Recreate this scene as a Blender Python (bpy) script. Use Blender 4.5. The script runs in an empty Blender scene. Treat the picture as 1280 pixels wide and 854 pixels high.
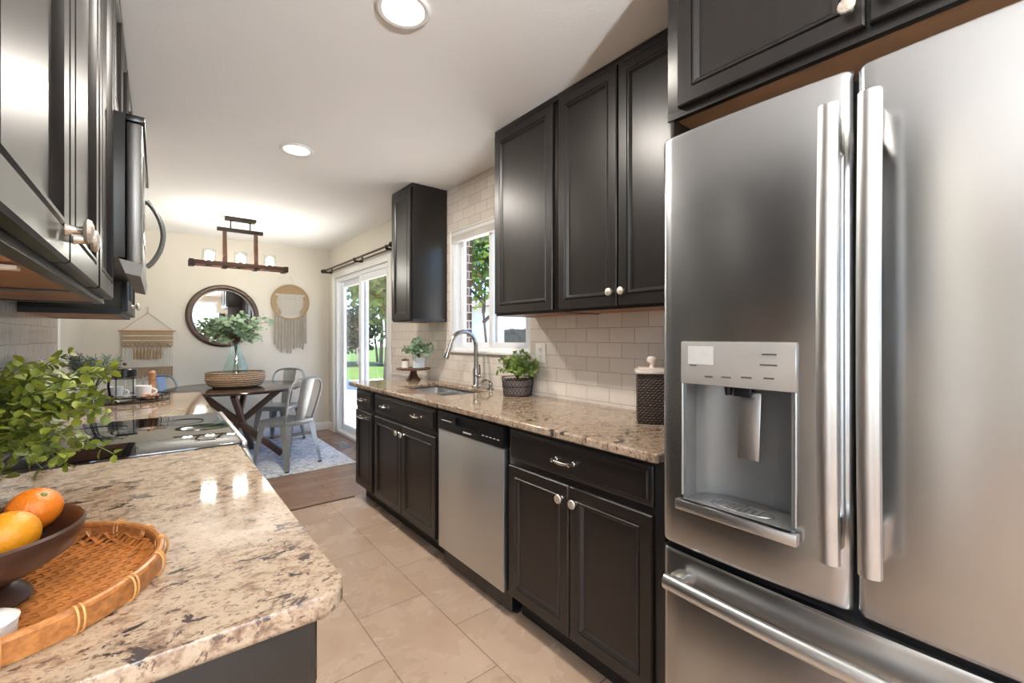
import bpy, bmesh, math, random
from mathutils import Vector, Matrix
R = math.radians
random.seed(7)
scene = bpy.context.scene
COL = scene.collection

# ------------------------------------------------------------------ camera, world, sun, exposure
CAM_H = 1.28
cam_d = bpy.data.cameras.new('camera')
cam_d.sensor_width = 36.0
cam_d.lens = 36.0 * 550.0 / 1280.0
cam_d.shift_y = -6.0 / 1280.0
cam_d.clip_start = 0.02
cam_d.clip_end = 200
cam = bpy.data.objects.new('camera', cam_d)
COL.objects.link(cam)
cam.location = (0, 0, CAM_H)
cam.rotation_euler = (R(90), 0, R(-38.85))
scene.camera = cam

scene.view_settings.view_transform = 'Standard'
scene.view_settings.look = 'None'
scene.view_settings.gamma = 1.0
scene.view_settings.use_curve_mapping = False
scene.view_settings.exposure = 0.82
scene.cycles.max_bounces = 10
scene.cycles.diffuse_bounces = 8
scene.cycles.glossy_bounces = 5
scene.cycles.transmission_bounces = 8
scene.cycles.transparent_max_bounces = 12
scene.cycles.sample_clamp_indirect = 6.0
scene.cycles.caustics_reflective = False
scene.cycles.caustics_refractive = False
scene.cycles.use_denoising = True

world = bpy.data.worlds.new('world')
scene.world = world
world.use_nodes = True
wn = world.node_tree
wn.nodes.clear()
w_out = wn.nodes.new('ShaderNodeOutputWorld')
w_bg = wn.nodes.new('ShaderNodeBackground')
w_sky = wn.nodes.new('ShaderNodeTexSky')
w_sky.sky_type = 'NISHITA'
w_sky.sun_disc = False
w_sky.sun_elevation = R(48)
w_sky.sun_rotation = R(200)
w_bg.inputs['Strength'].default_value = 0.30
w_sky.dust_density = 0.2
w_sky.ozone_density = 4.0
w_mix = wn.nodes.new('ShaderNodeMix')
w_mix.data_type = 'RGBA'
w_mix.blend_type = 'MULTIPLY'
w_mix.inputs[0].default_value = 1.0
w_mix.inputs[7].default_value = (0.74, 0.90, 1.12, 1)
wn.links.new(w_sky.outputs[0], w_mix.inputs[6])
wn.links.new(w_mix.outputs[2], w_bg.inputs['Color'])
wn.links.new(w_bg.outputs[0], w_out.inputs['Surface'])

def light(name, kind, loc, rot, energy, color=(1, 1, 1), size=None, size_y=None, parent=None, spot=None):
    d = bpy.data.lights.new(name, kind)
    d.energy = energy
    d.color = color
    if kind == 'AREA':
        d.shape = 'RECTANGLE' if size_y else 'DISK'
        d.size = size
        if size_y:
            d.size_y = size_y
    elif kind == 'SUN':
        d.angle = R(1)
    elif size:
        d.shadow_soft_size = size
    if spot:
        d.spot_size = spot
        d.spot_blend = 0.6
    o = bpy.data.objects.new(name, d)
    COL.objects.link(o)
    o.location = loc
    o.rotation_euler = rot
    if parent:
        o.parent = parent
        o.location = Vector(loc) - origin_of(parent)
    return o

light('sun', 'SUN', (10, -10, 20), (R(25), 0, R(40)), 11.0, (1, 0.95, 0.86))
# daylight standing in the living room's own windows (behind the viewer)
DAY = (0.93, 0.97, 1.0)
light('daylight_back', 'AREA', (-1.9, -2.97, 1.55), (R(105), 0, 0), 12, DAY, 1.7, 1.3)
light('daylight_back', 'AREA', (0.5, -2.97, 1.55), (R(105), 0, 0), 12, DAY, 1.7, 1.3)
light('daylight_side', 'AREA', (-3.12, -1.15, 1.4), (R(108), 0, R(-90)), 14, DAY, 1.8, 1.5)

# ------------------------------------------------------------------ helpers
def origin_of(o):
    v = Vector((0, 0, 0))
    while o:
        v += o.location
        o = o.parent
    return v

class MB:
    def __init__(s):
        s.v = []
        s.f = []
    def add(s, vs, fs):
        o = len(s.v)
        s.v += [tuple(v) for v in vs]
        s.f += [tuple(i + o for i in f) for f in fs]
        return s
    def bm(s, bm, mat=None):
        bm.verts.index_update()
        vs = [(mat @ v.co if mat else v.co.copy()) for v in bm.verts]
        fs = [[v.index for v in f.verts] for f in bm.faces]
        bm.free()
        return s.add(vs, fs)
    def cub(s, size, mat, b=0.0, seg=2):
        bm = bmesh.new()
        bmesh.ops.create_cube(bm, size=1)
        for v in bm.verts:
            v.co = Vector((v.co.x * size[0], v.co.y * size[1], v.co.z * size[2]))
        if b > 0:
            bmesh.ops.bevel(bm, geom=bm.edges[:], offset=min(b, min(size) * 0.45), segments=seg, affect='EDGES', profile=0.5)
        return s.bm(bm, mat)
    def box(s, x0, x1, y0, y1, z0, z1, b=0.0, seg=2):
        return s.cub((x1 - x0, y1 - y0, z1 - z0), Matrix.Translation(((x0 + x1) / 2, (y0 + y1) / 2, (z0 + z1) / 2)), b, seg)
    def bar(s, p0, p1, w, h, b=0.0, up=(0, 0, 1), w1=None, h1=None):
        p0, p1 = Vector(p0), Vector(p1)
        d = (p1 - p0)
        L = d.length
        d.normalize()
        u = Vector(up)
        if abs(d.dot(u)) > 0.98:
            u = Vector((1, 0, 0))
        x = d.cross(u).normalized()
        z = x.cross(d).normalized()
        bm = bmesh.new()
        bmesh.ops.create_cube(bm, size=1)
        for v in bm.verts:
            t = v.co.y + 0.5
            ww = w + ((w1 if w1 is not None else w) - w) * t
            hh = h + ((h1 if h1 is not None else h) - h) * t
            v.co = Vector((v.co.x * ww, v.co.y * L, v.co.z * hh))
        if b > 0:
            bmesh.ops.bevel(bm, geom=bm.edges[:], offset=b, segments=2, affect='EDGES', profile=0.5)
        m = Matrix((x, d, z)).transposed().to_4x4()
        m.translation = (p0 + p1) / 2
        return s.bm(bm, m)
    def tube(s, pts, r, n=10, closed=False, flat=None):
        pts = [Vector(p) for p in pts]
        k = len(pts)
        rs = r if isinstance(r, (list, tuple)) else [r] * k
        tang = []
        for i in range(k):
            a = pts[(i - 1) % k] if (closed or i > 0) else pts[i]
            c = pts[(i + 1) % k] if (closed or i < k - 1) else pts[i]
            t = (c - a)
            tang.append(t.normalized() if t.length > 1e-9 else Vector((0, 0, 1)))
        ref = Vector((0, 0, 1)) if abs(tang[0].z) < 0.9 else Vector((1, 0, 0))
        nx = tang[0].cross(ref).normalized()
        vs, fs = [], []
        for i in range(k):
            nx = (nx - tang[i] * nx.dot(tang[i])).normalized()
            ny = tang[i].cross(nx)
            for j in range(n):
                a = 2 * math.pi * j / n
                ca, sa = math.cos(a), math.sin(a)
                if flat:
                    ca *= flat[0]; sa *= flat[1]
                vs.append(pts[i] + (nx * ca + ny * sa) * rs[i])
        m = k if closed else k - 1
        for i in range(m):
            for j in range(n):
                a, b_ = i * n + j, i * n + (j + 1) % n
                c = ((i + 1) % k) * n + (j + 1) % n
                d = ((i + 1) % k) * n + j
                fs.append((a, b_, c, d))
        if not closed:
            fs.append(tuple(range(n)))
            fs.append(tuple((k - 1) * n + j for j in range(n)))
        return s.add(vs, fs)
    def cyl(s, p0, p1, r0, r1=None, n=20):
        return s.tube([p0, p1], [r0, r0 if r1 is None else r1], n)
    def lathe(s, prof, c=(0, 0, 0), n=32, axis='Z', sx=1.0, sy=1.0):
        vs, fs = [], []
        k = len(prof)
        for (r, z) in prof:
            for j in range(n):
                a = 2 * math.pi * j / n
                p = (r * math.cos(a) * sx, r * math.sin(a) * sy, z)
                if axis == 'Y':
                    p = (p[0], p[2], p[1])
                elif axis == 'X':
                    p = (p[2], p[0], p[1])
                vs.append((p[0] + c[0], p[1] + c[1], p[2] + c[2]))
        for i in range(k - 1):
            for j in range(n):
                fs.append((i * n + j, i * n + (j + 1) % n, (i + 1) * n + (j + 1) % n, (i + 1) * n + j))
        if prof[0][0] > 1e-6:
            fs.append(tuple(range(n)))
        if prof[-1][0] > 1e-6:
            fs.append(tuple((k - 1) * n + j for j in range(n)))
        return s.add(vs, fs)
    def lathe_open(s, prof, c=(0, 0, 0), n=32, sx=1.0, sy=1.0):
        """closed loop profile turned about Z (a shell with an inside)"""
        prof = list(prof) + [prof[0]]
        vs, fs = [], []
        k = len(prof)
        for (r, z) in prof[:-1]:
            for j in range(n):
                a = 2 * math.pi * j / n
                vs.append((r * math.cos(a) * sx + c[0], r * math.sin(a) * sy + c[1], z + c[2]))
        for i in range(k - 1):
            i2 = (i + 1) % (k - 1)
            for j in range(n):
                fs.append((i * n + j, i * n + (j + 1) % n, i2 * n + (j + 1) % n, i2 * n + j))
        return s.add(vs, fs)
    def ball(s, c, r, n=16, sc=(1, 1, 1)):
        bm = bmesh.new()
        bmesh.ops.create_uvsphere(bm, u_segments=n, v_segments=max(6, n // 2 + 2), radius=r)
        m = Matrix.Translation(c) @ Matrix.Diagonal((sc[0], sc[1], sc[2], 1))
        return s.bm(bm, m)
    def prism(s, poly, z0, z1, b=0.0, seg=3):
        bm = bmesh.new()
        lo = [bm.verts.new((p[0], p[1], z0)) for p in poly]
        hi = [bm.verts.new((p[0], p[1], z1)) for p in poly]
        k = len(poly)
        bm.faces.new(lo[::-1])
        bm.faces.new(hi)
        rim = []
        for i in range(k):
            bm.faces.new((lo[i], lo[(i + 1) % k], hi[(i + 1) % k], hi[i]))
        if b > 0:
            bm.edges.ensure_lookup_table()
            es = [e for e in bm.edges if abs(e.verts[0].co.z - e.verts[1].co.z) < 1e-6]
            bmesh.ops.bevel(bm, geom=es, offset=b, segments=seg, affect='EDGES', profile=0.5)
        return s.bm(bm)
    def panel(s, y0, y1, z0, z1, X, nx, prof):
        vs, fs = [], []
        for (i, d) in prof:
            x = X + nx * d
            vs += [(x, y0 + i, z0 + i), (x, y1 - i, z0 + i), (x, y1 - i, z1 - i), (x, y0 + i, z1 - i)]
        k = len(prof)
        for q in range(k - 1):
            for j in range(4):
                fs.append((q * 4 + j, q * 4 + (j + 1) % 4, (q + 1) * 4 + (j + 1) % 4, (q + 1) * 4 + j))
        fs.append((0, 1, 2, 3))
        fs.append(tuple((k - 1) * 4 + j for j in range(4)))
        return s.add(vs, fs)
    def cells(s, us, vs_, skip, place, t):
        """slab on a grid with holes; place(u, v, d) -> point; t = thickness"""
        nu, nv = len(us), len(vs_)
        vs, fs = [], []
        for d in (0, t):
            for u in us:
                for v in vs_:
                    vs.append(place(u, v, d))
        def idx(i, j, k):
            return k * nu * nv + i * nv + j
        solid = {(i, j) for i in range(nu - 1) for j in range(nv - 1) if (i, j) not in skip}
        for (i, j) in solid:
            for k in (0, 1):
                fs.append((idx(i, j, k), idx(i + 1, j, k), idx(i + 1, j + 1, k), idx(i, j + 1, k)))
            for (di, dj, a, b_) in ((-1, 0, (i, j), (i, j + 1)), (1, 0, (i + 1, j), (i + 1, j + 1)), (0, -1, (i, j), (i + 1, j)), (0, 1, (i, j + 1), (i + 1, j + 1))):
                if (i + di, j + dj) not in solid:
                    fs.append((idx(*a, 0), idx(*b_, 0), idx(*b_, 1), idx(*a, 1)))
        return s.add(vs, fs)
    def leaf(s, p, d, nrm, L, W, bend=0.15, fold=0.15):
        p, d, nrm = Vector(p), Vector(d).normalized(), Vector(nrm)
        side = d.cross(nrm)
        if side.length < 1e-4:
            side = d.cross(Vector((1, 0.3, 0.2)))
        side.normalize()
        nn = side.cross(d).normalized()
        vs = []
        for (t, w) in ((0, 0.08), (0.3, 0.85), (0.62, 1.0), (0.88, 0.6), (1.0, 0.08)):
            c = p + d * (L * t) - nn * (bend * L * t * t)
            vs += [c + side * (W * w * 0.5) + nn * (fold * W * w), c, c - side * (W * w * 0.5) + nn * (fold * W * w)]
        fs = []
        for i in range(4):
            a = i * 3
            fs += [(a, a + 1, a + 4, a + 3), (a + 1, a + 2, a + 5, a + 4)]
        return s.add(vs, fs)
    def build(s, name, mat, parent=None, angle=35, origin=None, smooth=True, recalc=True):
        if parent is not None:
            o0 = origin_of(parent)
        elif origin is not None:
            o0 = Vector(origin)
        else:
            xs = [v[0] for v in s.v]; ys = [v[1] for v in s.v]; zs = [v[2] for v in s.v]
            o0 = Vector(((min(xs) + max(xs)) / 2, (min(ys) + max(ys)) / 2, min(zs)))
        me = bpy.data.meshes.new(name)
        me.from_pydata([tuple(Vector(v) - o0) for v in s.v], [], s.f)
        if recalc:
            bm = bmesh.new()
            bm.from_mesh(me)
            bmesh.ops.recalc_face_normals(bm, faces=bm.faces[:])
            bm.to_mesh(me)
            bm.free()
        if smooth:
            me.shade_smooth()
            me.set_sharp_from_angle(angle=R(angle))
        me.materials.append(mat)
        o = bpy.data.objects.new(name, me)
        COL.objects.link(o)
        if parent is not None:
            o.parent = parent
        else:
            o.location = o0
        return o

def weigh(o):
    w = o.modifiers.new('weighted_normals', 'WEIGHTED_NORMAL')
    w.weight = 100
    w.keep_sharp = True
    return o

def tag(o, label, cat, group=None, kind=None):
    o['label'] = label
    o['category'] = cat
    if group:
        o['group'] = group
    if kind:
        o['kind'] = kind
    return o

def thing(name, label, cat, loc=(0, 0, 0), group=None):
    o = bpy.data.objects.new(name, None)
    o.empty_display_size = 0.1
    COL.objects.link(o)
    o.location = loc
    return tag(o, label, cat, group)

def copy_tree(o, parent=None):
    c = o.copy()
    COL.objects.link(c)
    if parent:
        c.parent = parent
    for ch in list(o.children):
        copy_tree(ch, c)
    return c

def struct(name, mb, mat, label, cat, angle=35):
    o = mb.build(name, mat, None, angle, origin=(0, 0, 0))
    o['kind'] = 'structure'
    o['label'] = label
    o['category'] = cat
    return o

# ------------------------------------------------------------------ materials
def new_mat(name):
    m = bpy.data.materials.new(name)
    m.use_nodes = True
    return m, m.node_tree, m.node_tree.nodes['Principled BSDF']

def N(nt, typ, ins=None, **props):
    n = nt.nodes.new(typ)
    for k, v in props.items():
        setattr(n, k, v)
    for k, v in (ins or {}).items():
        if isinstance(v, bpy.types.NodeSocket):
            nt.links.new(v, n.inputs[k])
        else:
            n.inputs[k].default_value = v
    return n

def rgb(r, g, b):
    """display colour 0-255 -> linear rgba"""
    def f(c):
        c /= 255.0
        return c / 12.92 if c <= 0.04045 else ((c + 0.055) / 1.055) ** 2.4
    return (f(r), f(g), f(b), 1)

def ramp(nt, fac, stops, interp='LINEAR'):
    n = nt.nodes.new('ShaderNodeValToRGB')
    n.color_ramp.interpolation = interp
    el = n.color_ramp.elements
    while len(el) > 1:
        el.remove(el[-1])
    el[0].position, el[0].color = stops[0][0], stops[0][1]
    for p, c in stops[1:]:
        e = el.new(p)
        e.color = c
    nt.links.new(fac, n.inputs['Fac'])
    return n.outputs['Color']

def obj_co(nt, scale=(1, 1, 1), rot=(0, 0, 0), loc=(0, 0, 0)):
    tc = N(nt, 'ShaderNodeTexCoord')
    mp = N(nt, 'ShaderNodeMapping', {'Vector': tc.outputs['Object'], 'Scale': scale, 'Rotation': rot, 'Location': loc})
    return mp.outputs['Vector']

def noise(nt, co, scale, detail=4, rough=0.55, dist=0.0):
    return N(nt, 'ShaderNodeTexNoise', {'Vector': co, 'Scale': scale, 'Detail': detail, 'Roughness': rough, 'Distortion': dist}).outputs['Fac']

def mixc(nt, fac, a, b, blend='MIX'):
    n = nt.nodes.new('ShaderNodeMix')
    n.data_type = 'RGBA'
    n.blend_type = blend
    for i, v in ((0, fac), (6, a), (7, b)):
        if isinstance(v, bpy.types.NodeSocket):
            nt.links.new(v, n.inputs[i])
        else:
            n.inputs[i].default_value = v
    return n.outputs[2]

def bump(nt, bs, h, strength=0.2, dist=0.01):
    b = N(nt, 'ShaderNodeBump', {'Height': h, 'Strength': strength, 'Distance': dist})
    nt.links.new(b.outputs['Normal'], bs.inputs['Normal'])

def plain(name, col, rough=0.5, metal=0.0, var=0.0, vscale=20, bmp=0.0, bscale=60, **kw):
    m, nt, bs = new_mat(name)
    bs.inputs['Roughness'].default_value = rough
    bs.inputs['Metallic'].default_value = metal
    bs.inputs['Base Color'].default_value = col
    co = obj_co(nt)
    if var > 0:
        f = noise(nt, co, vscale, 5)
        lo = tuple(c * (1 - var) for c in col[:3]) + (1,)
        hi = tuple(min(1, c * (1 + var)) for c in col[:3]) + (1,)
        nt.links.new(ramp(nt, f, [(0.3, lo), (0.7, hi)]), bs.inputs['Base Color'])
    if bmp > 0:
        bump(nt, bs, noise(nt, co, bscale, 3), bmp, 0.004)
    for k, v in kw.items():
        bs.inputs[k.replace('_', ' ')].default_value = v
    return m

MAT = {}
# walls, ceiling
MAT['wall'] = plain('wall_paint', rgb(209, 202, 190), 0.75, var=0.015, vscale=3, bmp=0.12, bscale=160)
MAT['ceiling'] = plain('ceiling_paint', rgb(240, 239, 237), 0.85, bmp=0.35, bscale=110)
MAT['trim'] = plain('white_trim', rgb(232, 231, 228), 0.4, var=0.01)
MAT['vinyl'] = plain('white_vinyl', rgb(235, 237, 240), 0.35, var=0.01)
MAT['door_white'] = plain('door_paint', rgb(224, 214, 203), 0.45, var=0.01)

def granite():
    m, nt, bs = new_mat('granite')
    co = obj_co(nt, rot=(0, 0, 0.5), scale=(1, 1.15, 1))
    a = noise(nt, co, 34, 8, 0.72, 0.35)
    base = ramp(nt, a, [(0.30, rgb(92, 72, 60)), (0.41, rgb(140, 115, 95)), (0.50, rgb(178, 154, 129)), (0.58, rgb(192, 172, 148)), (0.70, rgb(160, 132, 106))])
    big = noise(nt, co, 9, 4, 0.6, 0.5)
    base = mixc(nt, ramp(nt, big, [(0.45, (0, 0, 0, 1)), (0.62, (0.55, 0.55, 0.55, 1))]), base, rgb(192, 172, 148))
    c = noise(nt, co, 120, 4, 0.6)
    base = mixc(nt, ramp(nt, c, [(0.55, (0, 0, 0, 1)), (0.66, (0.6, 0.6, 0.6, 1))]), base, rgb(104, 80, 66))
    co2 = obj_co(nt, rot=(0, 0, -0.6), scale=(1, 1.5, 1), loc=(3, 1, 0))
    d = noise(nt, co2, 19, 8, 0.68, 0.5)
    base = mixc(nt, ramp(nt, d, [(0.578, (0, 0, 0, 1)), (0.61, (1, 1, 1, 1))]), base, rgb(70, 60, 58))
    g = noise(nt, co2, 70, 5, 0.62, 0.4)
    base = mixc(nt, ramp(nt, g, [(0.60, (0, 0, 0, 1)), (0.64, (0.85, 0.85, 0.85, 1))]), base, rgb(82, 64, 58))
    base = mixc(nt, 1.0, base, (0.80, 0.80, 0.815, 1), 'MULTIPLY')
    nt.links.new(base, bs.inputs['Base Color'])
    bs.inputs['Roughness'].default_value = 0.06
    return m
MAT['granite'] = granite()

def cabinet():
    m, nt, bs = new_mat('dark_cabinet_lacquer')
    co = obj_co(nt, scale=(8, 8, 0.6))
    f = noise(nt, co, 6, 4)
    nt.links.new(ramp(nt, f, [(0.3, rgb(22, 18, 15)), (0.7, rgb(30, 24, 21))]), bs.inputs['Base Color'])
    bs.inputs['Roughness'].default_value = 0.35
    bs.inputs['IOR'].default_value = 1.5
    return m
MAT['cab'] = cabinet()
MAT['cab_black'] = plain('black_toe_kick', rgb(24, 22, 21), 0.5, var=0.1)
MAT['cab_wood'] = plain('raw_birch_underside', rgb(160, 118, 84), 0.55, var=0.18, vscale=9)

def steel(name, col=(0.455, 0.462, 0.472, 1), rough=0.25, vertical=False, aniso=0.7):
    m, nt, bs = new_mat(name)
    co = obj_co(nt, scale=(60, 1.0, 60) if not vertical else (60, 60, 1.2))
    f = noise(nt, co, 14, 3)
    r = N(nt, 'ShaderNodeMapRange', {'Value': f, 'To Min': rough - 0.02, 'To Max': rough + 0.02})
    nt.links.new(r.outputs[0], bs.inputs['Roughness'])
    c2 = tuple(x * 0.95 for x in col[:3]) + (1,)
    nt.links.new(mixc(nt, f, c2, col), bs.inputs['Base Color'])
    bs.inputs['Metallic'].default_value = 1.0
    bs.inputs['Anisotropic'].default_value = aniso
    bs.inputs['Anisotropic Rotation'].default_value = 0.25
    tg = N(nt, 'ShaderNodeTangent', direction_type='RADIAL', axis='Z')
    nt.links.new(tg.outputs[0], bs.inputs['Tangent'])
    return m
MAT['steel'] = steel('brushed_stainless')
MAT['steel_dark'] = plain('dark_grey_housing', (0.20, 0.198, 0.195, 1), 0.35, 0.4, var=0.03)
MAT['steel_mid'] = steel('dim_stainless', (0.20, 0.19, 0.183, 1), 0.36)
MAT['steel_dw'] = steel('pale_brushed_stainless', (0.66, 0.655, 0.645, 1), 0.42)
MAT['steel_soft'] = plain('satin_stainless', (0.56, 0.555, 0.55, 1), 0.34, 1.0, var=0.03)
MAT['nickel'] = plain('satin_nickel', (0.70, 0.66, 0.61, 1), 0.22, 1.0, var=0.04)
MAT['faucet'] = plain('spot_resist_stainless', (0.42, 0.405, 0.385, 1), 0.22, 1.0, var=0.03)
MAT['knob_face'] = plain('pewter_knob_face', rgb(214, 203, 190), 0.3, 0.7, var=0.2, vscale=220, bmp=0.5, bscale=260)
MAT['grey_plastic'] = plain('grey_plastic', rgb(140, 138, 135), 0.4, var=0.03)
MAT['panel_gloss'] = plain('grey_control_glass', rgb(176, 172, 168), 0.18, 0.35, var=0.02)
MAT['ink'] = plain('dark_print', rgb(66, 62, 60), 0.5, var=0.02)
MAT['ink_light'] = plain('pale_print', rgb(205, 203, 200), 0.5, var=0.02)
MAT['display'] = plain('grey_display', rgb(186, 185, 182), 0.2, var=0.05, vscale=40)
MAT['black'] = plain('black_plastic', rgb(17, 17, 19), 0.3, var=0.05)
MAT['black_gloss'] = plain('black_glass', (0.004, 0.004, 0.005, 1), 0.035, var=0.02, IOR=2.2)
MAT['black_metal'] = plain('black_iron', rgb(34, 31, 30), 0.45, 0.6, var=0.1)
MAT['bronze'] = plain('oil_bronze', rgb(52, 43, 37), 0.4, 0.7, var=0.2, vscale=60)
MAT['plate_white'] = plain('white_plastic', rgb(233, 230, 224), 0.35, var=0.01)

def subway():
    m, nt, bs = new_mat('glazed_subway_tile')
    tc = N(nt, 'ShaderNodeTexCoord')
    sp = N(nt, 'ShaderNodeSeparateXYZ', {'Vector': tc.outputs['Object']})
    u = N(nt, 'ShaderNodeMath', {0: sp.outputs['Y'], 1: 1.238 - 1.57}, operation='SUBTRACT')
    v = N(nt, 'ShaderNodeMath', {0: sp.outputs['Z'], 1: 1.249 - 0.0785 * 10}, operation='SUBTRACT')
    cb = N(nt, 'ShaderNodeCombineXYZ', {'X': u.outputs[0], 'Y': v.outputs[0]})
    br = N(nt, 'ShaderNodeTexBrick', {'Vector': cb.outputs[0], 'Scale': 1.0, 'Brick Width': 0.157, 'Row Height': 0.0785,
           'Mortar Size': 0.0016, 'Mortar Smooth': 0.3, 'Bias': 0.0, 'Color1': rgb(226, 217, 207), 'Color2': rgb(214, 204, 194), 'Mortar': rgb(172, 161, 150)}, offset=0.5, offset_frequency=2)
    nt.links.new(br.outputs['Color'], bs.inputs['Base Color'])
    wav = noise(nt, tc.outputs['Object'], 24, 3, 0.5)
    h = N(nt, 'ShaderNodeMath', {0: wav, 1: br.outputs['Fac']}, operation='SUBTRACT')
    bump(nt, bs, h.outputs[0], 0.6, 0.005)
    bs.inputs['Roughness'].default_value = 0.16
    return m
MAT['subway'] = subway()

def floor_tile():
    m, nt, bs = new_mat('stone_floor_tile')
    tc = N(nt, 'ShaderNodeTexCoord')
    sp = N(nt, 'ShaderNodeSeparateXYZ', {'Vector': tc.outputs['Object']})
    u = N(nt, 'ShaderNodeMath', {0: sp.outputs['Y'], 1: 1.985 - 0.615 * 10 + 0.3075}, operation='SUBTRACT')
    v = N(nt, 'ShaderNodeMath', {0: sp.outputs['X'], 1: 0.705 - 0.325 * 20}, operation='SUBTRACT')
    cb = N(nt, 'ShaderNodeCombineXYZ', {'X': u.outputs[0], 'Y': v.outputs[0]})
    br = N(nt, 'ShaderNodeTexBrick', {'Vector': cb.outputs[0], 'Scale': 1.0, 'Brick Width': 0.615, 'Row Height': 0.325,
           'Mortar Size': 0.0022, 'Mortar Smooth': 0.1, 'Bias': 0.0, 'Color1': rgb(190, 167, 147), 'Color2': rgb(179, 156, 137), 'Mortar': rgb(112, 92, 78)}, offset=0.5, offset_frequency=2)
    cl = noise(nt, tc.outputs['Object'], 3.2, 8, 0.62, 0.4)
    tint = ramp(nt, cl, [(0.25, rgb(226, 216, 207)), (0.5, rgb(243, 239, 235)), (0.75, rgb(255, 255, 253))])
    nt.links.new(mixc(nt, 1.0, br.outputs['Color'], tint, 'MULTIPLY'), bs.inputs['Base Color'])
    rr = N(nt, 'ShaderNodeMapRange', {'Value': cl, 'To Min': 0.2, 'To Max': 0.34})
    nt.links.new(rr.outputs[0], bs.inputs['Roughness'])
    h = N(nt, 'ShaderNodeMath', {0: 1.0, 1: br.outputs['Fac']}, operation='SUBTRACT')
    bump(nt, bs, h.outputs[0], 0.3, 0.003)
    return m
MAT['floor_tile'] = floor_tile()

def floor_wood():
    m, nt, bs = new_mat('brown_plank_floor')
    tc = N(nt, 'ShaderNodeTexCoord')
    br = N(nt, 'ShaderNodeTexBrick', {'Vector': tc.outputs['Object'], 'Scale': 1.0, 'Brick Width': 1.1, 'Row Height': 0.125,
           'Mortar Size': 0.0012, 'Mortar Smooth': 0.1, 'Color1': rgb(172, 140, 117), 'Color2': rgb(150, 119, 98), 'Mortar': rgb(58, 42, 34)}, offset=0.37, offset_frequency=2)
    g = noise(nt, obj_co(nt, scale=(1.5, 26, 1)), 6, 5, 0.6, 0.6)
    c = mixc(nt, 1.0, br.outputs['Color'], ramp(nt, g, [(0.3, rgb(188, 180, 176)), (0.7, rgb(255, 250, 246))]), 'MULTIPLY')
    nt.links.new(c, bs.inputs['Base Color'])
    bs.inputs['Roughness'].default_value = 0.27
    return m
MAT['floor_wood'] = floor_wood()

def wood(name, c0, c1, rough=0.4, scale=(18, 18, 1.5), ns=4):
    m, nt, bs = new_mat(name)
    g = noise(nt, obj_co(nt, scale=scale), ns, 5, 0.6, 0.5)
    nt.links.new(ramp(nt, g, [(0.3, c0), (0.7, c1)]), bs.inputs['Base Color'])
    bs.inputs['Roughness'].default_value = rough
    return m
MAT['table_wood'] = wood('dark_walnut_top', rgb(44, 33, 29), rgb(66, 49, 42), 0.16, (2, 20, 2))
MAT['leg_wood'] = wood('walnut_legs', rgb(70, 48, 38), rgb(104, 74, 58), 0.4)
MAT['bowl_wood'] = wood('dark_bowl_wood', rgb(36, 22, 17), rgb(68, 43, 33), 0.3, (3, 3, 14))
MAT['beam_wood'] = wood('stained_beam_wood', rgb(62, 38, 28), rgb(100, 64, 46), 0.5, (2, 30, 30))
MAT['stand_wood'] = wood('cake_stand_wood', rgb(70, 45, 32), rgb(112, 75, 54), 0.4, (3, 14, 3))
MAT['light_wood'] = wood('light_turned_wood', rgb(150, 104, 72), rgb(190, 140, 104), 0.45, (20, 20, 2))

def weave(name, c0, c1, scale=90, rough=0.6, strength=0.8, metal=0.0):
    m, nt, bs = new_mat(name)
    co = obj_co(nt)
    w1 = N(nt, 'ShaderNodeTexWave', {'Vector': co, 'Scale': scale, 'Distortion': 1.5, 'Detail': 2.0}, wave_type='BANDS', bands_direction='DIAGONAL')
    w2 = N(nt, 'ShaderNodeTexWave', {'Vector': co, 'Scale': scale * 0.8, 'Distortion': 1.5, 'Detail': 2.0}, wave_type='BANDS', bands_direction='Z')
    mx = N(nt, 'ShaderNodeMath', {0: w1.outputs['Fac'], 1: w2.outputs['Fac']}, operation='MULTIPLY')
    nt.links.new(ramp(nt, mx.outputs[0], [(0.05, c0), (0.5, c1)]), bs.inputs['Base Color'])
    bump(nt, bs, mx.outputs[0], strength, 0.004)
    bs.inputs['Roughness'].default_value = rough
    bs.inputs['Metallic'].default_value = metal
    return m
MAT['wicker'] = weave('dark_wicker', rgb(30, 22, 19), rgb(92, 68, 55), 38)
def seagrass():
    m, nt, bs = new_mat('seagrass_weave')
    co = obj_co(nt)
    w = N(nt, 'ShaderNodeTexWave', {'Vector': co, 'Scale': 15.0, 'Distortion': 0.3}, wave_type='BANDS', bands_direction='Z')
    n = noise(nt, co, 46, 4, 0.6)
    mx = N(nt, 'ShaderNodeMath', {0: w.outputs['Fac'], 1: n}, operation='MULTIPLY')
    nt.links.new(ramp(nt, mx.outputs[0], [(0.05, rgb(126, 94, 70)), (0.3, rgb(190, 158, 126)), (0.55, rgb(222, 198, 168))]), bs.inputs['Base Color'])
    bump(nt, bs, mx.outputs[0], 0.9, 0.008)
    bs.inputs['Roughness'].default_value = 0.75
    return m
MAT['seagrass'] = seagrass()
MAT['jute'] = weave('jute_rope', rgb(160, 132, 100), rgb(218, 194, 160), 90, 0.85)
MAT['cotton'] = weave('cotton_rope', rgb(205, 198, 188), rgb(246, 243, 237), 60, 0.9)
MAT['taupe_cotton'] = weave('taupe_cotton_rope', rgb(150, 138, 122), rgb(206, 196, 180), 60, 0.9)
MAT['bamboo'] = wood('honey_bamboo', rgb(138, 80, 36), rgb(190, 122, 64), 0.32, (12, 12, 12), 5)
MAT['bamboo_rim'] = wood('honey_bamboo_rim', rgb(138, 82, 40), rgb(190, 130, 74), 0.28, (16, 16, 16), 6)
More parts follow.
